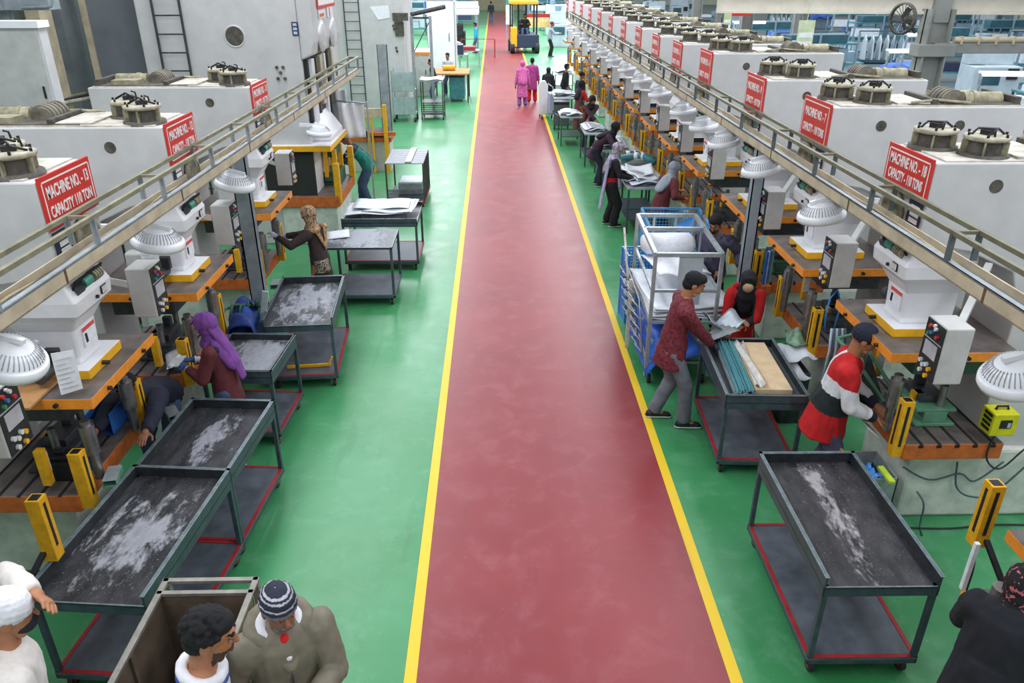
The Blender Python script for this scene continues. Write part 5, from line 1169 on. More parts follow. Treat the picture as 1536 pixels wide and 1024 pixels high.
sheet_table(2.05, 21.6, .60, 1.0, .78, 'small table with pale sheets behind the maroon sleeved person', 3, 'pale sheet on the table behind the maroon sleeved person', 4, DGREEN)
sheet_table(2.15, 24.9, .7, 1.4, .80, 'table of white sheets beyond the dark grey trolley', 4, 'white sheet on the table beyond the dark trolley', 5)
sheet_table(2.55, 30.5, .7, 1.6, .85, 'far table with pale sheets near the pink shawl person', 3, 'pale sheet on the far table near the pink shawl', 6, DGREEN)
for k, (x, y, z, r, m) in enumerate(((2.86, 15.35, .94, .3, GREENP), (2.80, 15.05, 1.0, -.6, TEAL), (2.75, 15.6, .92, .1, DGREEN))):
    b = MB(); b.tube([(-.36, 0, -.02), (-.1, .05, .05), (.1, .04, .06), (.36, -.02, -.02)], .062, 12); b.tube([(-.1, .05, .05), (-.02, .05, .057)], .066, 12, 1); b.tube([(.06, .043, .06), (.1, .04, .06)], .066, 12, 1); o = b.build('rolled_hose', [m, PAPER], None, loc=(x, y, z)); o.rotation_euler = (0, 0, r); tag(o, ['green striped roll on the bench past the lavender shawl person', 'teal striped roll lying over the green one near the lavender shawl person', 'dark green roll on the bench nearest the aubergine clad person'][k], 'roll')
p = empty('dark_trolley', (1.98, 23.6, 0), R(-6), 'dark grey boxy trolley on casters next to the yellow line', 'trolley')
b = MB(); b.box2((-.23, -.18, .12), (.23, .18, .80)); b.build('body', mat('slate_panel', '535c60', .5, .1, .1, 6), p, .015)
b = MB(); b.box2((-.23, -.19, .74), (.23, .19, .82)); b.box2((-.15, -.195, .75), (.15, -.19, .79)); b.tube([(-.2, -.19, .5), (0, -.195, .38), (.2, -.19, .52)], .006, 6, 1); b.build('lid', [BLACK, PAPER], p)
for sx in (-1, 1):
    for sy in (-1, 1): b = MB(); b.cyl((sx * .2 - .02, sy * .14, .06), (sx * .2 + .02, sy * .14, .06), .06, n=12); b.build('caster', RUBBER, p)
p = empty('white_trolley', (1.55, 25.6, 0), R(4), 'white upright panel trolley on the yellow line behind the dark trolley', 'trolley')
b = MB(); b.prism([(-.16, .1), (.14, .1), (.14, 1.0), (.05, 1.15), (-.08, 1.15), (-.16, 1.0)], -.06, .06); b.build('panel', WHITEP, p, .02)
b = MB(); b.box2((.14, -.4, .15), (.40, .3, .2)); b.box2((.16, -.3, .2), (.38, .2, .78), 1); b.tube([(.14, 0, 1.05), (.3, 0, .95), (.35, 0, .25)], .02); b.build('load_bed', [GALV, SKYB], p)
for sy in (-.3, .2): b = MB(); b.cyl((-.1, sy, .05), (-.06, sy, .05), .05, n=12); b.cyl((.3, sy, .05), (.34, sy, .05), .05, n=12); b.build('caster', RUBBER, p)
p = empty('forklift', (1.75, 46.5, 0), R(3), 'yellow forklift parked at the far end of the red aisle', 'forklift')
b = MB(); b.box2((-.8, -.2, .3), (.75, 2.0, 1.0), 0); b.box2((-.85, -.25, .35), (-.5, .2, 1.4), 1); b.build('body', [NAVY, YELLOW], p, .05)
b = MB(); b.box2((-.85, -.1, 2.55), (.7, 1.7, 2.75)); b.build('roof', YELLOW, p, .05)
for sx in (-.75, .62):
    for sy in (0, 1.6): b = MB(); b.bar((sx, sy, .9), (sx, sy, 2.6), .09); b.build('roof_post', BLACK, p)
for sx in (-.75, .65):
    for sy in (0, 1.6): b = MB(); b.cyl((sx - .12, sy, .32), (sx + .12, sy, .32), .32, n=18); b.build('wheel', RUBBER, p)
b = MB()
for sx in (-.25, .2): b.bar((sx, 2.05, .1), (sx, 2.05, 2.9), .1); b.box2((sx - .06, 2.1, .08), (sx + .06, 3.1, .13))
b.build('mast', BLACK, p)
b = MB(); b.box2((-.35, .5, 1.0), (.3, 1.1, 1.15)); b.box2((-.35, 1.0, 1.1), (.3, 1.15, 1.7)); b.build('seat', BLACK, p, .03)
person((1.72, 47.2, 1.15 - .38), R(180), 'person in dark clothes seated on the far forklift', 1.65, 5, vox=.018, drop=.42, top=dict(mat=BLACKC), bottom=dict(mat=DENIM), gear='hair', hands=((-.2, .35, .75), (.2, .35, .75)), feet=((-.15, .45), (.15, .45)))
for k, (x, y, w, h, c, lb) in enumerate(((2.9, 52, 1.8, .8, 'e0c080', 'cream and red banner at the far end behind the forklift'), (1.0, 55, .5, 1.6, 'c8dcc8', 'pale green sign board at the far end of the aisle'))):
    p = empty('sign_board', (x, y, 0), 0, lb, 'sign'); b = MB(); b.box2((-w / 2, 0, 1.0 if k != 2 else .2), (w / 2, .04, 1.0 + h), 0); b.box2((-w / 2, -.01, 1 + h * .75), (w / 2, 0, 1 + h), 1); b.build('board', [mat('board_%d' % k, c, .6), [REDTRIM, TEAL, LBLUE][k]], p)
    b = MB(); b.bar((-w * .4, .05, 0), (-w * .4, .05, 1.05), .05); b.bar((w * .4, .05, 0), (w * .4, .05, 1.05), .05); b.build('post', GALV, p)

# loaded cart: board, strips, held sheets
o = MB().box((0, 0, 0), (.34, 1.0, .05)).build('brown_board', CARDB, None, .004, loc=(2.58, 6.62, .85)); o.rotation_euler = (0, 0, R(-3)); tag(o, 'brown board lying in the loaded cart', 'board')
for k in range(7):
    b = MB(); b.box2((-.02, -.5, 0), (.02, .5, .006)); b.box2((-.02, -.5, 0), (-.015, .5, .03)); b.box2((.015, -.5, 0), (.02, .5, .022)); o = b.build('aqua_strip', TEALGL if k % 3 else SHEETM, None, .001, loc=(2.235 + .028 * k, 6.62 - .02 * (k % 2), .845 + .016 * (k % 3))); o.rotation_euler = (R(1.2), R(12), R(-4)); tag(o, 'aqua metal strip beside the brown board in the loaded cart', 'strip', 'aqua strips in the loaded cart')
b = MB(); b.sheet((0, 0, 0), .10, .95, lambda u, v: .02 * math.sin(5 * v + 8 * u) + .03 * abs(u), 0, 6, 12, .004); o = b.build('clear_film', mat('clear_film', 'd8d4cc', .15, 0, .1, 12), None, loc=(2.46, 6.62, .895)); o.rotation_euler = (0, 0, R(-4)); tag(o, 'crumpled clear film along the edge of the brown board', 'film')
for k in range(3):
    b = MB(); b.sheet((0, 0, 0), .09, .42, lambda u, v: .015 * math.sin(4 * v), 0, 4, 8, .004); o = b.build('sheet_strip', GALV, None, loc=(2.25 + .03 * k, 7.18 - .03 * k, .945 + .012 * k)); o.rotation_euler = (R(4), R(5), R(-50 - 9 * k)); tag(o, 'grey strip in the gloved hands of the maroon sweater person', 'strip', 'grey strips held over the loaded cart')
b = MB(); b.sheet((0, 0, 0), .34, .30, lambda u, v: .16 * abs(u) * 2 + .03 * math.sin(6 * v), .3, 8, 6, .006); o = b.build('bent_sheet', SHEETM, None, loc=(2.40, 7.38, .90)); tag(o, 'bent grey sheet at the far edge of the loaded cart', 'sheet')

# ------------------------------------------------------------------ things on and around the bolsters
def die(x, y, z, label, m, cat='die'):
    p = empty('die_set', (x, y, z), 0, label, cat, 'die sets on the press beds')
    b = MB(); b.box2((-.17, -.28, 0), (.17, .28, .03)); b.box2((-.17, -.26, .13), (.17, .26, .16)); b.box2((-.10, -.26, .03), (.10, .26, .13)); b.build('shoe', m, p, .006)
    b = MB(); b.box2((-.10, -.15, .16), (.10, .15, .22)); b.box2((-.03, .06, .22), (.05, .12, .32)); b.build('punch_block', DSTEEL, p, .006)
    for yy in (-.2, .2): b = MB(); b.cyl((.05, yy, .16), (.05, yy, .36), .03, n=14); b.build('die_post', STEEL, p)
    b = MB(); b.box2((-.12, -.09, .16), (-.04, -.02, .22)); b.build('stop_block', GUARDY, p)
    return p
NM = ['machine 13', 'machine 12', 'machine 11']
for i in (1, 2, 3): x, y = LEFT[i][:2]; d = die(x - .52, y, .874, 'dark die set on the bed of left ' + NM[i - 1], DSTEEL)
for i in (1, 2, 3, 4): x, y = RIGHT[i][:2]; d = die(x + .55, y - .02, .874, '%s die set on the bed of right %s' % (('pale green', 'steel grey', 'dark green', 'grey steel')[i - 1], ('machine 18', 'machine 7', 'machine 9', 'machine 6')[i - 1]), (GREENP, DSTEEL, DGREEN, DSTEEL)[i - 1])
b = MB(); b.box2((-.11, -.09, 0), (.11, .09, .16), 0); b.box2((-.08, -.06, .16), (.08, .06, .2), 0); b.box2((-.04, -.03, .2), (.04, .03, .24), 0); o = b.build('black_toolbox', BLACK, None, .01, loc=(-3.32, 4.93, .874)); tag(o, 'black stepped tool box on the bed of left machine 13', 'box')
b = MB(); b.box2((-.08, -.05, 0), (.08, .05, .15)); b.box2((-.07, -.04, .151), (.07, .04, .153), 1); o = b.build('blue_tin', [BLUEP, SLOT], None, .006, loc=(-3.22, 5.03, .874)); tag(o, 'blue tin next to the black tool box', 'tin')
b = MB(); b.box2((-.1, -.15, 0), (.1, .15, .012)); b.box2((-.1, -.15, .012), (-.09, .15, .2)); b.box2((.09, -.15, .012), (.1, .15, .2)); b.box2((-.1, .14, 0), (.1, .15, .2)); o = b.build('blue_bin', BLUEP, None, .005, loc=(-3.30, 5.62, .874)); tag(o, 'open blue bin on the far half of the bed of left machine 13', 'bin')
def channel_part(loc, rz, label, m=GREENP, w=.1, l=.2, m2=None):
    b = MB(); b.box2((-w / 2, -l / 2, 0), (w / 2, l / 2, .008)); b.box2((-w / 2, -l / 2, 0), (-w / 2 + .006, l / 2, .06)); b.box2((w / 2 - .006, -l / 2, 0), (w / 2, l / 2, .06)); b.box2((-w / 2, -l / 2, .055), (w / 2, l / 2, .062), 1)
    o = b.build('channel_part', [m, m2 or GALV], None, .002, loc=loc); o.rotation_euler = (0, 0, rz); return tag(o, label, 'metal part')
channel_part((-2.93, 4.85, .875), .2, 'short green and grey channel at the near front corner of left machine 13')
channel_part((-2.93, 5.98, .74), .6, 'green and white channel lying behind the second left cart')
channel_part((-2.80, 9.10, .75), .1, 'green channel piece on the near corner of left machine 11')
b = MB(); b.sheet((0, 0, 0), .22, .35, lambda u, v: .10 * abs(v) + .08 * u, .4, 8, 6, .006); o = b.build('paper_sack', PAPER, None, loc=(-3.12, 6.72, .93)); tag(o, 'crumpled pale sack on the near end of the bed of left machine 12', 'sack')
b = MB(); b.box2((-.16, -.22, 0), (.16, .22, .02)); b.box2((-.16, -.22, 0), (-.15, .22, .1)); o = b.build('wood_board', WOOD, None, .003, loc=(-3.33, 4.75, 1.684)); tag(o, 'small wooden board lying on the slide of left machine 13', 'board')
for (x, y, z, rz, lb) in ((-2.97, 4.72, 1.72, .3, 'drawing sheet standing on the near edge of the slide of machine 13'), (-2.97, 6.28, 1.95, .1, 'long drawing sheet hanging under the fan before machine 12'), (3.22, 9.75, 1.95, 0, 'pale sheet of paper hanging by the fan past right machine 9'), (3.22, 11.45, 1.98, 0, 'paper sheet hanging in front of right machine 6')):
    b = MB(); b.add([(-.07, -.01, 0), (.07, .0, 0), (.075, .0, .30), (-.06, .01, .31), (-.07, -.006, 0), (.07, .004, 0), (.075, .004, .30), (-.06, .014, .31)], [(0, 1, 2, 3), (7, 6, 5, 4), (0, 4, 5, 1), (1, 5, 6, 2), (2, 6, 7, 3), (3, 7, 4, 0)])
    for k in range(7): b.box2((-.055, -.012, .04 + k * .036), (.05 - .02 * (k % 3), -.008, .046 + k * .036), 1)
    o = b.build('hanging_sheet', [PAPER, GREY], None, loc=(x, y, z)); o.rotation_euler = (0, 0, rz + (0 if x > 0 else .35)); tag(o, lb, 'paper')
# blue tarpaulin and rods between left machines 12 and 11
p = empty('tarpaulin_bundle', (-2.84, 7.86, 0), 0, 'deep blue tarpaulin bundle hanging between left machines 12 and 11', 'tarpaulin')
b = MB(); b.sheet((0, 0, .85), .42, .62, lambda u, v: .12 * math.cos(4 * u) - 1.1 * max(0, abs(u) - .3) * 2 + .04 * math.sin(16 * v + 6 * u), .2, 14, 18, .03); b.ell((-.02, .0, .48), (.17, .27, .40)); b.build('fabric', mat('deep_blue_tarp', '1c3f8e', .6, 0, .25, 9, .4), p)
b = MB()
for k in range(5): b.tube([(-.16 + .07 * k, -.25 + .1 * k, .9), (-.14 + .07 * k, -.1 + .06 * k, 1.02 + .03 * (k % 2)), (-.08 + .06 * k, .1, .98), (.0 + .03 * k, .25, .9)], .018, 6)
b.build('strap', DGREEN, p)
o = MB().box((0, 0, 0), (.07, .02, .42)).build('pale_rod', mat('pale_green_bar', 'b8d0c8', .4), None, .004, loc=(-2.62, 7.98, .95)); o.rotation_euler = (R(8), R(14), 0); tag(o, 'pale flat bar leaning on the blue tarpaulin bundle', 'bar')
# clutter before the right presses
for k, (x, y, z, rz, sx_, lb) in enumerate(((3.12, 7.12, .78, .5, .30, 'torn white sheet scrap at the front of right machine 7, uppermost of three'), (3.06, 7.00, .62, .2, .26, 'white cut out scrap hanging below the bed of right machine 7'), (3.18, 7.25, .89, -.2, .22, 'green printed sheet on the bed of right machine 7'))):
    b = MB(); b.sheet((0, 0, 0), sx_, .36, lambda u, v, k=k: .09 * math.sin(5 * u + k) * math.cos(4 * v) - .08 * abs(u), rz, 10, 8, .005); o = b.build('sheet_scrap', [WHITESH, WHITESH, mat('green_print', '8fb89a', .6, 0, .3, 9)][k], None, loc=(x, y, z)); tag(o, lb, 'scrap')
b = MB(); b.box2((-.12, -.2, 0), (.12, .2, .6), 0); b.box2((-.11, -.19, .6), (.11, .19, .605), 1); o = b.build('scrap_bin', [DSTEEL, BLACK], None, .01, loc=(3.12, 7.12, 0)); tag(o, 'dark metal scrap bin below the bed of right machine 7', 'bin')
p = empty('scrap_bin', (3.14, 5.28, 0), 0, 'grey steel scrap bin in front of right machine 18', 'bin')
b = MB()
for (a, c) in (((-.13, -.2), (-.12, .2)), ((.12, -.2), (.13, .2)), ((-.13, -.2), (.13, -.19)), ((-.13, .19), (.13, .2))): b.box2((a[0], a[1], 0), (c[0], c[1], .62))
b.box2((-.13, -.2, 0), (.13, .2, .02)); b.build('body', GALV, p)
b = MB(); b.sheet((0, 0, .45), .24, .38, lambda u, v: .1 * math.sin(12 * u) * math.cos(9 * v), 0, 8, 8, .01); b.build('scrap', BLACK, p)
o = MB().sheet((0, 0, 0), .10, .18, lambda u, v: .05 * math.sin(9 * u) * math.cos(8 * v), .4, 8, 6, .01).build('blue_rag', LBLUE, None, loc=(3.1, 5.2, .60)); tag(o, 'bright blue rag on the grey scrap bin before machine 18', 'rag')
o = MB().box((0, 0, 0), (.03, .32, .62)).build('wooden_board', WOOD, None, .004, loc=(2.965, 5.42, .33)); tag(o, 'upright brown board leaning by the grey scrap bin before machine 18', 'board')
o = MB().box((0, 0, 0), (.05, .22, .03)).build('lime_bar', mat('lime_bar', 'b4d03a', .5), None, .006, loc=(3.16, 5.08, .66)); tag(o, 'lime green bar across the grey scrap bin', 'bar')
p = empty('white_cutout', (3.16, 5.48, .86), 0, 'white plate with a dark hole hanging at the front of machine 18', 'metal part'); 
b = MB(); b.box((0, 0, 0), (.16, .20, .008), 0, Matrix.Rotation(.7, 3, 'Y')); b.build('plate', WHITESH, p); b = MB(); b.cyl((-.003, .0, .006), (-.009, 0, .0), .045, n=20); ob = b.build('hole', SLOT, p); b = MB(); b.ell((-.02, .06, .09), (.035, .04, .03)); b.build('green_blob', GREENP, p)
p = empty('slide_chute', (3.28, 6.02, .72), R(0), 'green tubular chute frame with hanging strips at the far front of machine 18', 'chute')
b = MB(); b.tube([(-.12, .35, .55), (-.05, .2, .5), (.12, -.25, .22)], .018, 8); b.tube([(.05, .38, .58), (.12, .2, .5), (.28, -.2, .22)], .018, 8); b.tube([(-.12, .35, .55), (.05, .38, .58)], .018, 8); b.bar((0, .15, 0), (0, .15, .48), .03); b.box((.08, .05, .33), (.16, .5, .01), 1, Matrix.Rotation(.6, 3, 'X')); b.build('frame', [GREENP, DSTEEL], p)
b = MB()
for k in range(6): b.tube([(-.15 + .025 * k, .42, .62), (-.14 + .03 * k, .40, .4), (-.16 + .03 * k, .38, .1)], .012, 6, k % 2)
b.build('hanging_strip', [SKYB, CABLE], p)
p = empty('yellow_power_unit', (4.08, 5.34, .96), 0, 'lime yellow power unit box fixed to the side of machine 18', 'box'); p.scale = (.85, .85, .85)
b = MB(); b.box2((-.12, -.20, 0), (.12, -.0, .24)); b.build('case', LIME, p, .01)
b = MB(); b.box2((-.05, -.206, .09), (.06, -.20, .18), 0); b.box2((.02, -.208, .1), (.05, -.205, .15), 1); b.build('display', [BLACK, SKYB], p)
b = MB(); b.tube([(-.06, -.1, .24), (-.05, -.1, .275), (.05, -.1, .275), (.06, -.1, .24)], .012, 8); b.build('handle', BLACK, p)
b = MB()
for k in range(4): b.box2((-.126, -.17, .04 + k * .05), (-.12, -.05, .07 + k * .05))
b.build('vents', BLACK, p)
for pts, m, lb in (([(4.05, 5.2, .98), (4.02, 5.18, .75), (4.18, 5.2, .62), (4.35, 5.22, .8), (4.5, 5.25, .9)], CABLEB, 'black cable looping under the lime yellow power unit'),
                   ([(3.45, 5.34, .55), (3.7, 5.33, .42), (3.95, 5.33, .48), (4.1, 5.33, .40), (4.3, 5.33, .6)], CABLE, 'thin blue grey cable sagging across the base of machine 18'),
                   ([(3.9, 5.33, .6), (3.95, 5.32, .35), (4.1, 5.31, .25), (4.3, 5.31, .3), (4.6, 5.31, .75)], CABLE, 'blue grey cable crossing beside the stains on the base of machine 18'),
                   ([(3.62, 5.33, .3), (3.66, 5.25, .22), (3.66, 5.22, .02), (3.62, 5.1, .015)], CABLE, 'short pale hose curling from the base of machine 18 to the floor'),
                   ([(3.5, 5.2, .015), (3.9, 5.18, .015), (4.3, 5.22, .015), (4.8, 5.2, .015)], CABLEB, 'dark red hose lying along the foot of machine 18')):
    o = MB().tube(spline(pts), .008, 6).build('cable', m); tag(o, lb, 'cable')
p = empty('black_controller', (4.02, 6.2, 1.28), 0, 'black controller box on an orange shelf behind the control box of machine 18', 'box')
b = MB(); b.box2((-.08, -.4, 0), (.08, -.25, .2)); b.build('case', BLACK, p, .01); b = MB(); b.box2((-.1, -.42, -.02), (.1, -.2, 0)); b.build('shelf', ORANGE, p)
b = MB(); b.tube([(0, 0, .12), (-.02, .0, .3), (.0, .02, .48), (.08, .06, .55), (.14, .05, .4), (.10, .02, .1)], .01, 8); o = b.build('blue_hose', LBLUE, None, loc=(3.36, 7.06, .9)); tag(o, 'bright blue hose looping over the near guard of right machine 7', 'hose')
for k in range(5): 
    o = MB().box((0, 0, 0), (.02, .05, .42)).build('upright_strip', [BLUEP, SKYB, BLUEP, GREENP, GALV][k], None, .003, loc=(3.27 + .025 * k, 8.72 + .02 * k, 1.09)); tag(o, 'coloured strip standing upright at the front of right machine 9', 'strip', 'strips standing by right machine 9')
o = MB().box((0, 0, 0), (.12, .16, .12)).build('orange_tray', RUSTOR, None, .01, loc=(3.3, 8.74, .82)); tag(o, 'rusty orange tray under the upright strips by machine 9', 'tray')
o = MB().box((0, 0, 0), (.2, .22, .24)).build('teal_box', TEAL, None, .008, loc=(3.75, 8.42, 1.25)); tag(o, 'teal box with pale print between right machines 7 and 9', 'box')
o = MB().tube(spline([(3.11, 3.85, .95), (3.13, 3.84, .8), (3.12, 3.8, .5), (3.2, 3.7, .2), (3.3, 3.6, .015)]), .012, 8).build('black_cable', CABLEB); tag(o, 'black cable dropping from the front guard of the nearest right press', 'cable')

# steel bin in the bottom left corner
p = empty('steel_bin', (-1.76, 3.14, 0), 0, 'tall rusty steel bin with an open frame edge in front of the dustiest cart', 'bin')
RUST = mat('brown_bin_steel', '6a5c4e', .6, .2, .22, 4); RUSTE = mat('bin_edge_steel', '8c8880', .5, .3, .15, 10)
b = MB()
for (a, c) in (((-.29, -.5), (-.278, .38)), ((.258, -.5), (.27, .38)), ((-.29, .37), (.27, .382)), ((-.29, -.5), (.27, -.488))): b.box2((a[0], a[1], .25), (c[0], c[1], .99))
b.box2((-.29, -.5, .24), (.27, .38, .26)); b.build('wall', RUST, p)
b = MB()
for (a, c) in (((-.30, -.5), (-.265, .50)), ((.245, -.5), (.28, .50)), ((-.3, .365), (.28, .395)), ((-.3, .47), (.28, .50))): b.box2((a[0], a[1], .985), (c[0], c[1], 1.01))
b.build('rim', RUSTE, p, .003)
for sx in (-.28, .26):
    for sy in (-.48, .48): b = MB(); b.box2((sx - .02, sy - .02, .08), (sx + .02, sy + .02, .99)); b.build('leg', RUSTE, p); b = MB(); b.cyl((sx - .015, sy, .045), (sx + .015, sy, .045), .045, n=14); b.build('wheel', RUBBER, p)
b = MB(); b.box2((-.277, -.08, .26), (-.262, -.05, .98)); b.build('stiffener', RUST, p)

p = empty('roll_bench', (2.78, 15.35, 0), 0, 'small steel bench under the green and teal rolls', 'bench')
b = MB(); b.box2((-.3, -.4, .80), (.3, .4, .84)); b.build('top', GALV, p)
for sx in (-.27, .27):
    for sy in (-.37, .37): b = MB(); b.bar((sx, sy, 0), (sx, sy, .8), .035); b.build('leg', TRAYBLUE, p)
# ------------------------------------------------------------------ the hall beyond the right row
struct(MB().box2((5.6, -6, -.012), (44, 110, .004)).build('floor_hall', mat('grey_blue_hall_floor', '5c6e74', .45, 0, .2, .5)))
walkway('cable_walkway', (6.55, 8.0, 2.5), (5.0, 17.5, 2.5), 1, 'dark railed cable walkway running behind the right press row')
def hall_column(x, y, h, w, lb, m):
    p = empty('hall_column', (x, y, 0), 0, lb, 'column'); b = MB(); b.box2((-w / 2, -.02, 0), (w / 2, .02, h), 0); b.box2((-w / 2, -w * .4, 0), (-w / 2 + .03, w * .4, h)); b.box2((w / 2 - .03, -w * .4, 0), (w / 2, w * .4, h)); b.build('shaft', m, p)
    b = MB(); b.box2((-w * .7, -w * .6, 0), (w * .7, w * .6, .04)); b.build('foot_plate', m, p); return p
COLG = mat('hall_column_grey', '8e918c', .6, 0, .1, 2)
p = hall_column(7.55, 14.0, 3.75, .42, 'broad grey hall column under the cream crane beam at the upper right', COLG)
b = MB(); b.box2((-.02, -.15, 3.05), (2.6, .1, 3.22)); b.box2((-.3, -.18, 3.0), (.35, .15, 3.2)); b.build('bracket_beam', COLG, p, .01)
b = MB(); b.cyl((.3, -.12, 3.27), (2.6, -.12, 3.27), .05, n=10)
for k in range(7): b.box2((.4 + k * .3, -.18, 3.2), (.43 + k * .3, -.06, 3.33))
b.build('pipe', BEIGE, p)
for i, (x, y, w) in enumerate(((5.85, 24, .26), (7.45, 24.4, .34), (6.55, 24.2, .14), (12.5, 34, .35), (19, 36, .35))): hall_column(x, y, 4.2, w, ('grey hall column %s' % ['left of the red hanging sign', 'between the hanging signs', 'slim and pale beside the red hanging sign', 'among the teal benches, nearer one', 'among the teal benches, farther one'][i]), COLG)
p = empty('crane_beam', (6.5, 14.3, 3.66), R(-8), 'cream crane beam crossing the top right above the presses', 'beam')
b = MB(); b.box2((-2.6, -.1, 0), (6, .1, .05), 0); b.box2((-2.6, -.02, .05), (6, .02, .36), 0); b.box2((-2.6, -.14, .34), (6, .14, .40), 0); b.build('girder', mat('pale_cream_paint', 'd8d2c4', .55, 0, .06, 3), p, .004)
b = MB(); b.box2((1.0, -.2, -.12), (1.25, .2, .5)); b.build('bracket', COLG, p)
p = empty('column_fan', (6.75, 13.6, 3.62), R(25), 'dark round cage fan on a bracket at the upper right column', 'fan')
b = MB(); q = Matrix.Rotation(PI / 2, 3, 'Y'); b.lathe([(.22, -.03), (.25, -.03), (.25, .03), (.22, .03), (.22, -.03)], (0, 0, 0), q, 28)
for k in range(10): a = PI * k / 10; b.bar((.02, -.24 * math.cos(a), -.24 * math.sin(a)), (.02, .24 * math.cos(a), .24 * math.sin(a)), .008)
b.build('cage', DARKCAST, p); b = MB()
for k in range(3): a = 2.1 * k; b.box((0, .1 * math.cos(a), .1 * math.sin(a)), (.01, .18, .09), 0, Matrix.Rotation(a, 3, 'X') @ Matrix.Rotation(.4, 3, 'Y'))
b.build('blade', DSTEEL, p); b = MB(); b.cyl((.0, 0, 0), (.2, 0, -.02), .07, n=12); b.bar((.15, 0, -.02), (.75, .3, -.25), .04); b.build('motor', DARKCAST, p)
for (x, y, z, w, h, lb, c1) in ((7.0, 23.5, 3.15, .55, .65, 'red and white hanging sign above the far right presses', REDSIGN), (5.36, 14.1, 2.95, .28, .62, 'pale green notice hanging beside the broad column', mat('pale_green_notice', 'c8d4b0', .7)), (6.35, 22.5, 2.7, .2, .6, 'yellow green notice strip hanging below the red hanging sign', mat('yellow_green_notice', 'c4cc96', .7))):
    p = empty('hanging_sign', (x, y, z), 0, lb, 'sign'); b = MB(); b.box2((-w / 2, -.01, 0), (w / 2, .01, h), 0); b.box2((-w * .42, -.014, h * .55), (w * .42, -.01, h * .68), 1); b.box2((-w * .42, -.014, h * .25), (w * .42, -.01, h * .45), 1); b.bar((0, 0, h), (0, 0, 4.6), .01); b.build('panel', [c1, PAPER], p)
TUBE = emis('lamp_tube', 'ffffff', 4)
for k, (x, y, z, l, rz) in enumerate(((11.9, 23.4, 2.2, 1.1, .05), (12.6, 19.3, 2.05, 1.6, -.12), (19.5, 45, 2.8, 2.0, 0), (14.8, 28, 2.3, 1.4, .1), (25, 52, 2.8, 2, 0), (10.2, 33, 2.4, 1.3, 0))):
    p = empty('tube_lamp', (x, y, z), rz, 'white tube lamp over the %s bench in the hall on the right' % ['nearer blue covered', 'nearest right edge', 'farthest middle', 'teal middle', 'farthest right', 'left side'][k], 'lamp')
    b = MB(); b.box2((-l / 2, -.1, .02), (l / 2, .1, .07)); b.build('housing', LAMPW, p); b = MB(); b.cyl((-l / 2 + .03, -.12, .0), (l / 2 - .03, -.12, .0), .03, n=10); b.build('tube', TUBE, p)
    b = MB(); b.bar((-l / 2 + .05, 0, -z), (-l / 2 + .05, 0, .02), .05); b.build('post', GALV, p)
# rows of benches, racks, machines and covered loads
BLG = mat('blue_grey_machine', '7e96a8', .5, 0, .1, 2); PALEB = mat('pale_blue_machine', 'b4c4cc', .5, 0, .08, 2); DTEAL = mat('dark_teal_machine', '2e5a68', .5, 0, .15, 3)
def bench(loc, rz):
    p = empty('hall_bench', loc, rz, 'teal workbench with white parts in the hall beyond the right row', 'bench', 'teal benches in the hall beyond')
    b = MB(); b.box2((-1.1, -.5, .78), (1.1, .5, .84)); b.build('top', TEAL, p)
    b = MB(); b.box2((-1.0, -.45, .2), (1.0, .45, .24)); b.box2((-.9, -.3, .24), (-.1, .3, .6), 1); b.build('shelf', [DTEAL, BLACK], p)
    for sx in (-1.05, 1.05):
        for sy in (-.45, .45): b = MB(); b.bar((sx, sy, 0), (sx, sy, .78), .06); b.build('leg', DTEAL, p)
    b = MB(); b.box2((-.9, -.35, .84), (-.1, .3, 1.02)); b.build('parts_tray', WHITESH, p); b = MB(); b.box2((.1, -.3, .84), (.8, .35, 1.25)); b.build('parts_box', BLG, p)
    return p
def rack(loc, rz):
    p = empty('panel_rack', loc, rz, 'steel rack of upright grey panels in the hall beyond the right row', 'rack', 'panel racks in the hall beyond')
    b = MB(); b.box2((-1.1, -.4, .1), (1.1, .4, .2)); b.bar((-1.1, .38, .2), (-1.1, .38, 1.5), .05); b.bar((1.1, .38, .2), (1.1, .38, 1.5), .05); b.bar((-1.1, .38, 1.5), (1.1, .38, 1.5), .05); b.build('rack_frame', DTEAL, p)
    for k in range(6):
        b = MB(); b.prism([(-.35, .2), (.35, .2), (.3, 1.0), (.05, 1.35), (-.2, 1.1)], -.92 + k * .36, -.85 + k * .36, 0, 'yz'); b.build('panel', PALEB, p)
    return p
def covered(loc, rz):
    p = empty('covered_load', loc, rz, 'load under a bright blue cover in the hall beyond the right row', 'load', 'blue covered loads in the hall beyond')
    b = MB(); b.sheet((0, 0, 1.0), 1.9, 1.3, lambda u, v: -1.3 * max(0, abs(u) - .33) - 1.0 * max(0, abs(v) - .3) + .06 * math.sin(13 * u + 4 * v), 0, 16, 12, .02); b.build('cover', TARP, p)
    b = MB(); b.box2((-.65, -.4, 0), (.65, .4, .95)); b.build('crate', BLG, p); return p
def machine(loc, rz):
    p = empty('hall_machine', loc, rz, 'pale blue grey machine in the hall beyond the right row', 'machine', 'pale machines in the hall beyond')
    b = MB(); b.box2((-.8, -.6, 0), (.8, .6, 1.3)); b.box2((-.8, .1, 1.3), (.8, .6, 2.0)); b.build('body', PALEB, p, .03)
    b = MB(); b.box2((-.6, -.62, .7), (.1, -.6, 1.15)); b.build('window', DTEAL, p); b = MB(); b.box2((.3, -.66, .9), (.65, -.6, 1.25)); b.build('control_panel', BLACK, p)
    b = MB(); b.cyl((-.3, .3, 2.0), (-.3, .3, 2.3), .2, n=16); b.build('motor', BLG, p); return p
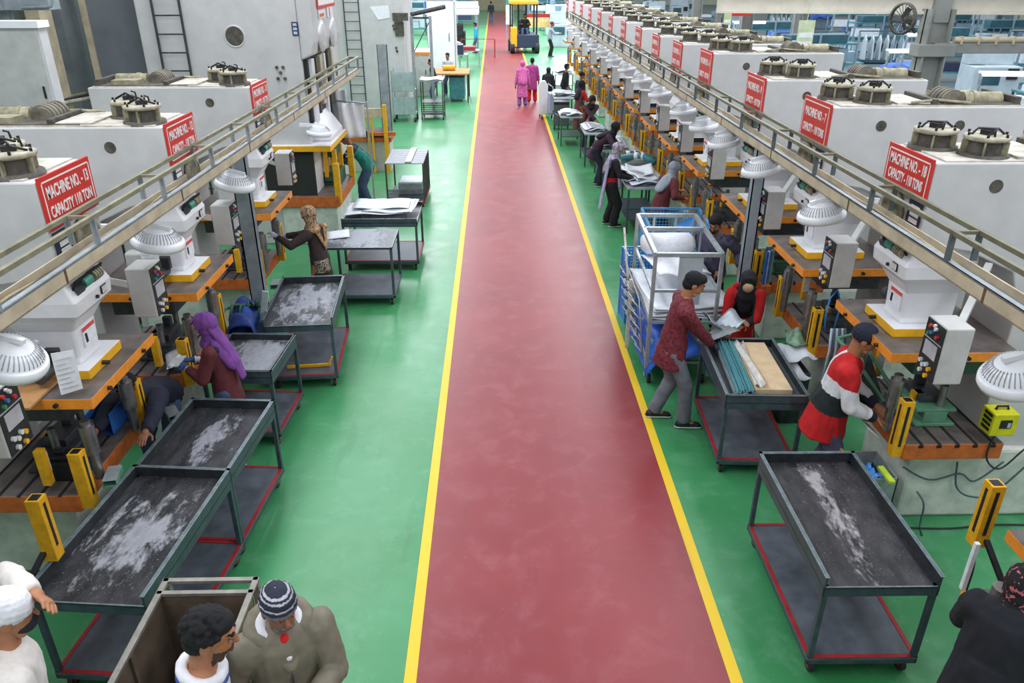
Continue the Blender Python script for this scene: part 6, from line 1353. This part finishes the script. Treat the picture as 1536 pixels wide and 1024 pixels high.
def shelf(loc, rz):
    p = empty('hall_shelving', loc, rz, 'long teal shelving bay in the hall beyond the right row', 'shelving', 'shelving bays in the hall beyond')
    for sx in (-1.5, 0, 1.5):
        b = MB(); b.bar((sx, -.4, 0), (sx, -.4, 2.2), .07); b.bar((sx, .4, 0), (sx, .4, 2.2), .07); b.build('upright', BLG, p)
    for z in (.4, 1.1, 1.8): b = MB(); b.box2((-1.55, -.42, z), (1.55, .42, z + .06)); b.build('deck', TEAL, p)
    for k, (x, z, w, h) in enumerate(((-.9, .46, .9, .45), (.6, .46, 1.1, .35), (-.7, 1.16, 1.2, .4), (.8, 1.16, .8, .5), (0, 1.86, 2.2, .3))): b = MB(); b.box2((x - w / 2, -.35, z), (x + w / 2, .35, z + h)); b.build('carton', [PALEB, NAVY, WHITESH, BLG, DTEAL][k], p, .02)
    return p
proto = {}
rr = random.Random(11)
spots = []
def place(fn, x, y, rz=0):
    if any(abs(x - a) < 2.8 and abs(y - b) < 1.7 for a, b in spots) or (y > 93 and x < 11): return
    spots.append((x, y))
    if fn not in proto: proto[fn] = fn((x, y, 0), rz); return
    q = copy_tree(proto[fn]); q.location = (x, y, 0); q.rotation_euler = (0, 0, rz)
for (fn, x, y) in ((bench, 9.6, 14.6), (bench, 12.5, 17.0), (bench, 14.6, 20.5), (covered, 13.2, 27.5), (covered, 16.2, 31.5), (rack, 16.5, 40.5), (rack, 19.6, 41.0), (bench, 9.2, 20.5), (machine, 9.8, 25.5), (shelf, 12.0, 30.5), (bench, 17.8, 25.0), (shelf, 21, 30.2), (bench, 18.5, 20.8), (machine, 22.5, 26.0), (bench, 8.6, 30), (rack, 9.0, 36), (shelf, 12.8, 38), (covered, 7.6, 27.6), (bench, 11.0, 12.6), (bench, 13.4, 14.4), (shelf, 16.0, 17.4), (bench, 15.5, 22.8), (rack, 11.2, 22.2), (shelf, 19.5, 24.2), (machine, 17.5, 28.2), (bench, 14.2, 33.8), (shelf, 18.5, 34.0), (bench, 22.5, 34.5), (covered, 24.5, 30.5), (bench, 8.2, 17.0), (machine, 7.4, 21.8), (shelf, 24.5, 39), (bench, 12.0, 42)): place(fn, x, y, rr.uniform(-.15, .15))
for j, y in enumerate((44, 50, 57, 65, 74, 84, 96)):
    n = 8 if j < 4 else 7
    for i in range(n): place((bench, shelf, machine, rack, shelf, machine, covered, bench)[(i * 3 + j * 5) % 8], 6.5 + i * (37 / n) + rr.uniform(-.8, .8) - (2.5 if j % 2 else 0), y + rr.uniform(-1.5, 1.5), rr.uniform(-.1, .1))
for (fn, x, y) in ((shelf, -5, 60), (machine, -3.5, 56), (shelf, -4.5, 80), (machine, -6, 68), (shelf, -1.5 - 1.6, 70), (machine, 4.5, 60), (shelf, 4.4, 70), (machine, 4, 82), (shelf, 7, 100)): place(fn, x, y)
p = empty('end_barrier', (0, 96, 0), 0, 'pale beige barrier wall across the far end of the aisle', 'barrier'); b = MB(); b.box2((-4, 0, 0), (9, .3, 2.8)); b.build('panel', BEIGE, p); b = MB(); b.box2((-4, -.05, 2.8), (9, .35, 3.0)); b.build('cap', DARKCAST, p)
# ------------------------------------------------------------------ camera, light
cam = bpy.data.cameras.new('camera'); co = bpy.data.objects.new('camera', cam); COL.objects.link(co); SC.camera = co
cam.sensor_width = 36; cam.lens = 36 * 1150 / 1536; cam.clip_end = 300
Yd = V((741 - 768, -48 - 512, 1150)).normalized(); x0 = V((1, 0, 0)); Xd = (x0 - Yd * x0.dot(Yd)).normalized(); Zd = Xd.cross(Yd)
Rm = Matrix((Xd, Yd, Zd))                       # world = Rm @ image-frame vector (x right, y down, z forward)
M3 = Rm @ Matrix(((1, 0, 0), (0, -1, 0), (0, 0, -1)))
co.matrix_world = Matrix.Translation((0, 0, 4.375)) @ M3.to_4x4()
wd = bpy.data.worlds.new('hall_light'); SC.world = wd; wd.use_nodes = True
bg = wd.node_tree.nodes['Background']; bg.inputs[0].default_value = lin('eef3f8'); bg.inputs[1].default_value = .62
def area(name, loc, sx, sy, power, c='f4f8ff'):
    l = bpy.data.lights.new(name, 'AREA'); l.shape = 'RECTANGLE'; l.size = sx; l.size_y = sy; l.energy = power; l.color = lin(c)[:3]
    o = bpy.data.objects.new(name, l); COL.objects.link(o); o.location = loc; return o
for k, (y, ly, pw) in enumerate(((3, 9, 330), (15, 11, 480), (31, 16, 1250), (55, 26, 2600))):
    for x in (-3.6, 5.0): area('hall_lamp', (x, y, 7.6), 1.6, ly, pw)
area('hall_lamp', (17, 30, 8.5), 8, 40, 2000)
SC.view_settings.view_transform = 'Standard'; SC.view_settings.look = 'None'; SC.view_settings.exposure = 0.33

bpy.data.scenes.remove(WS)
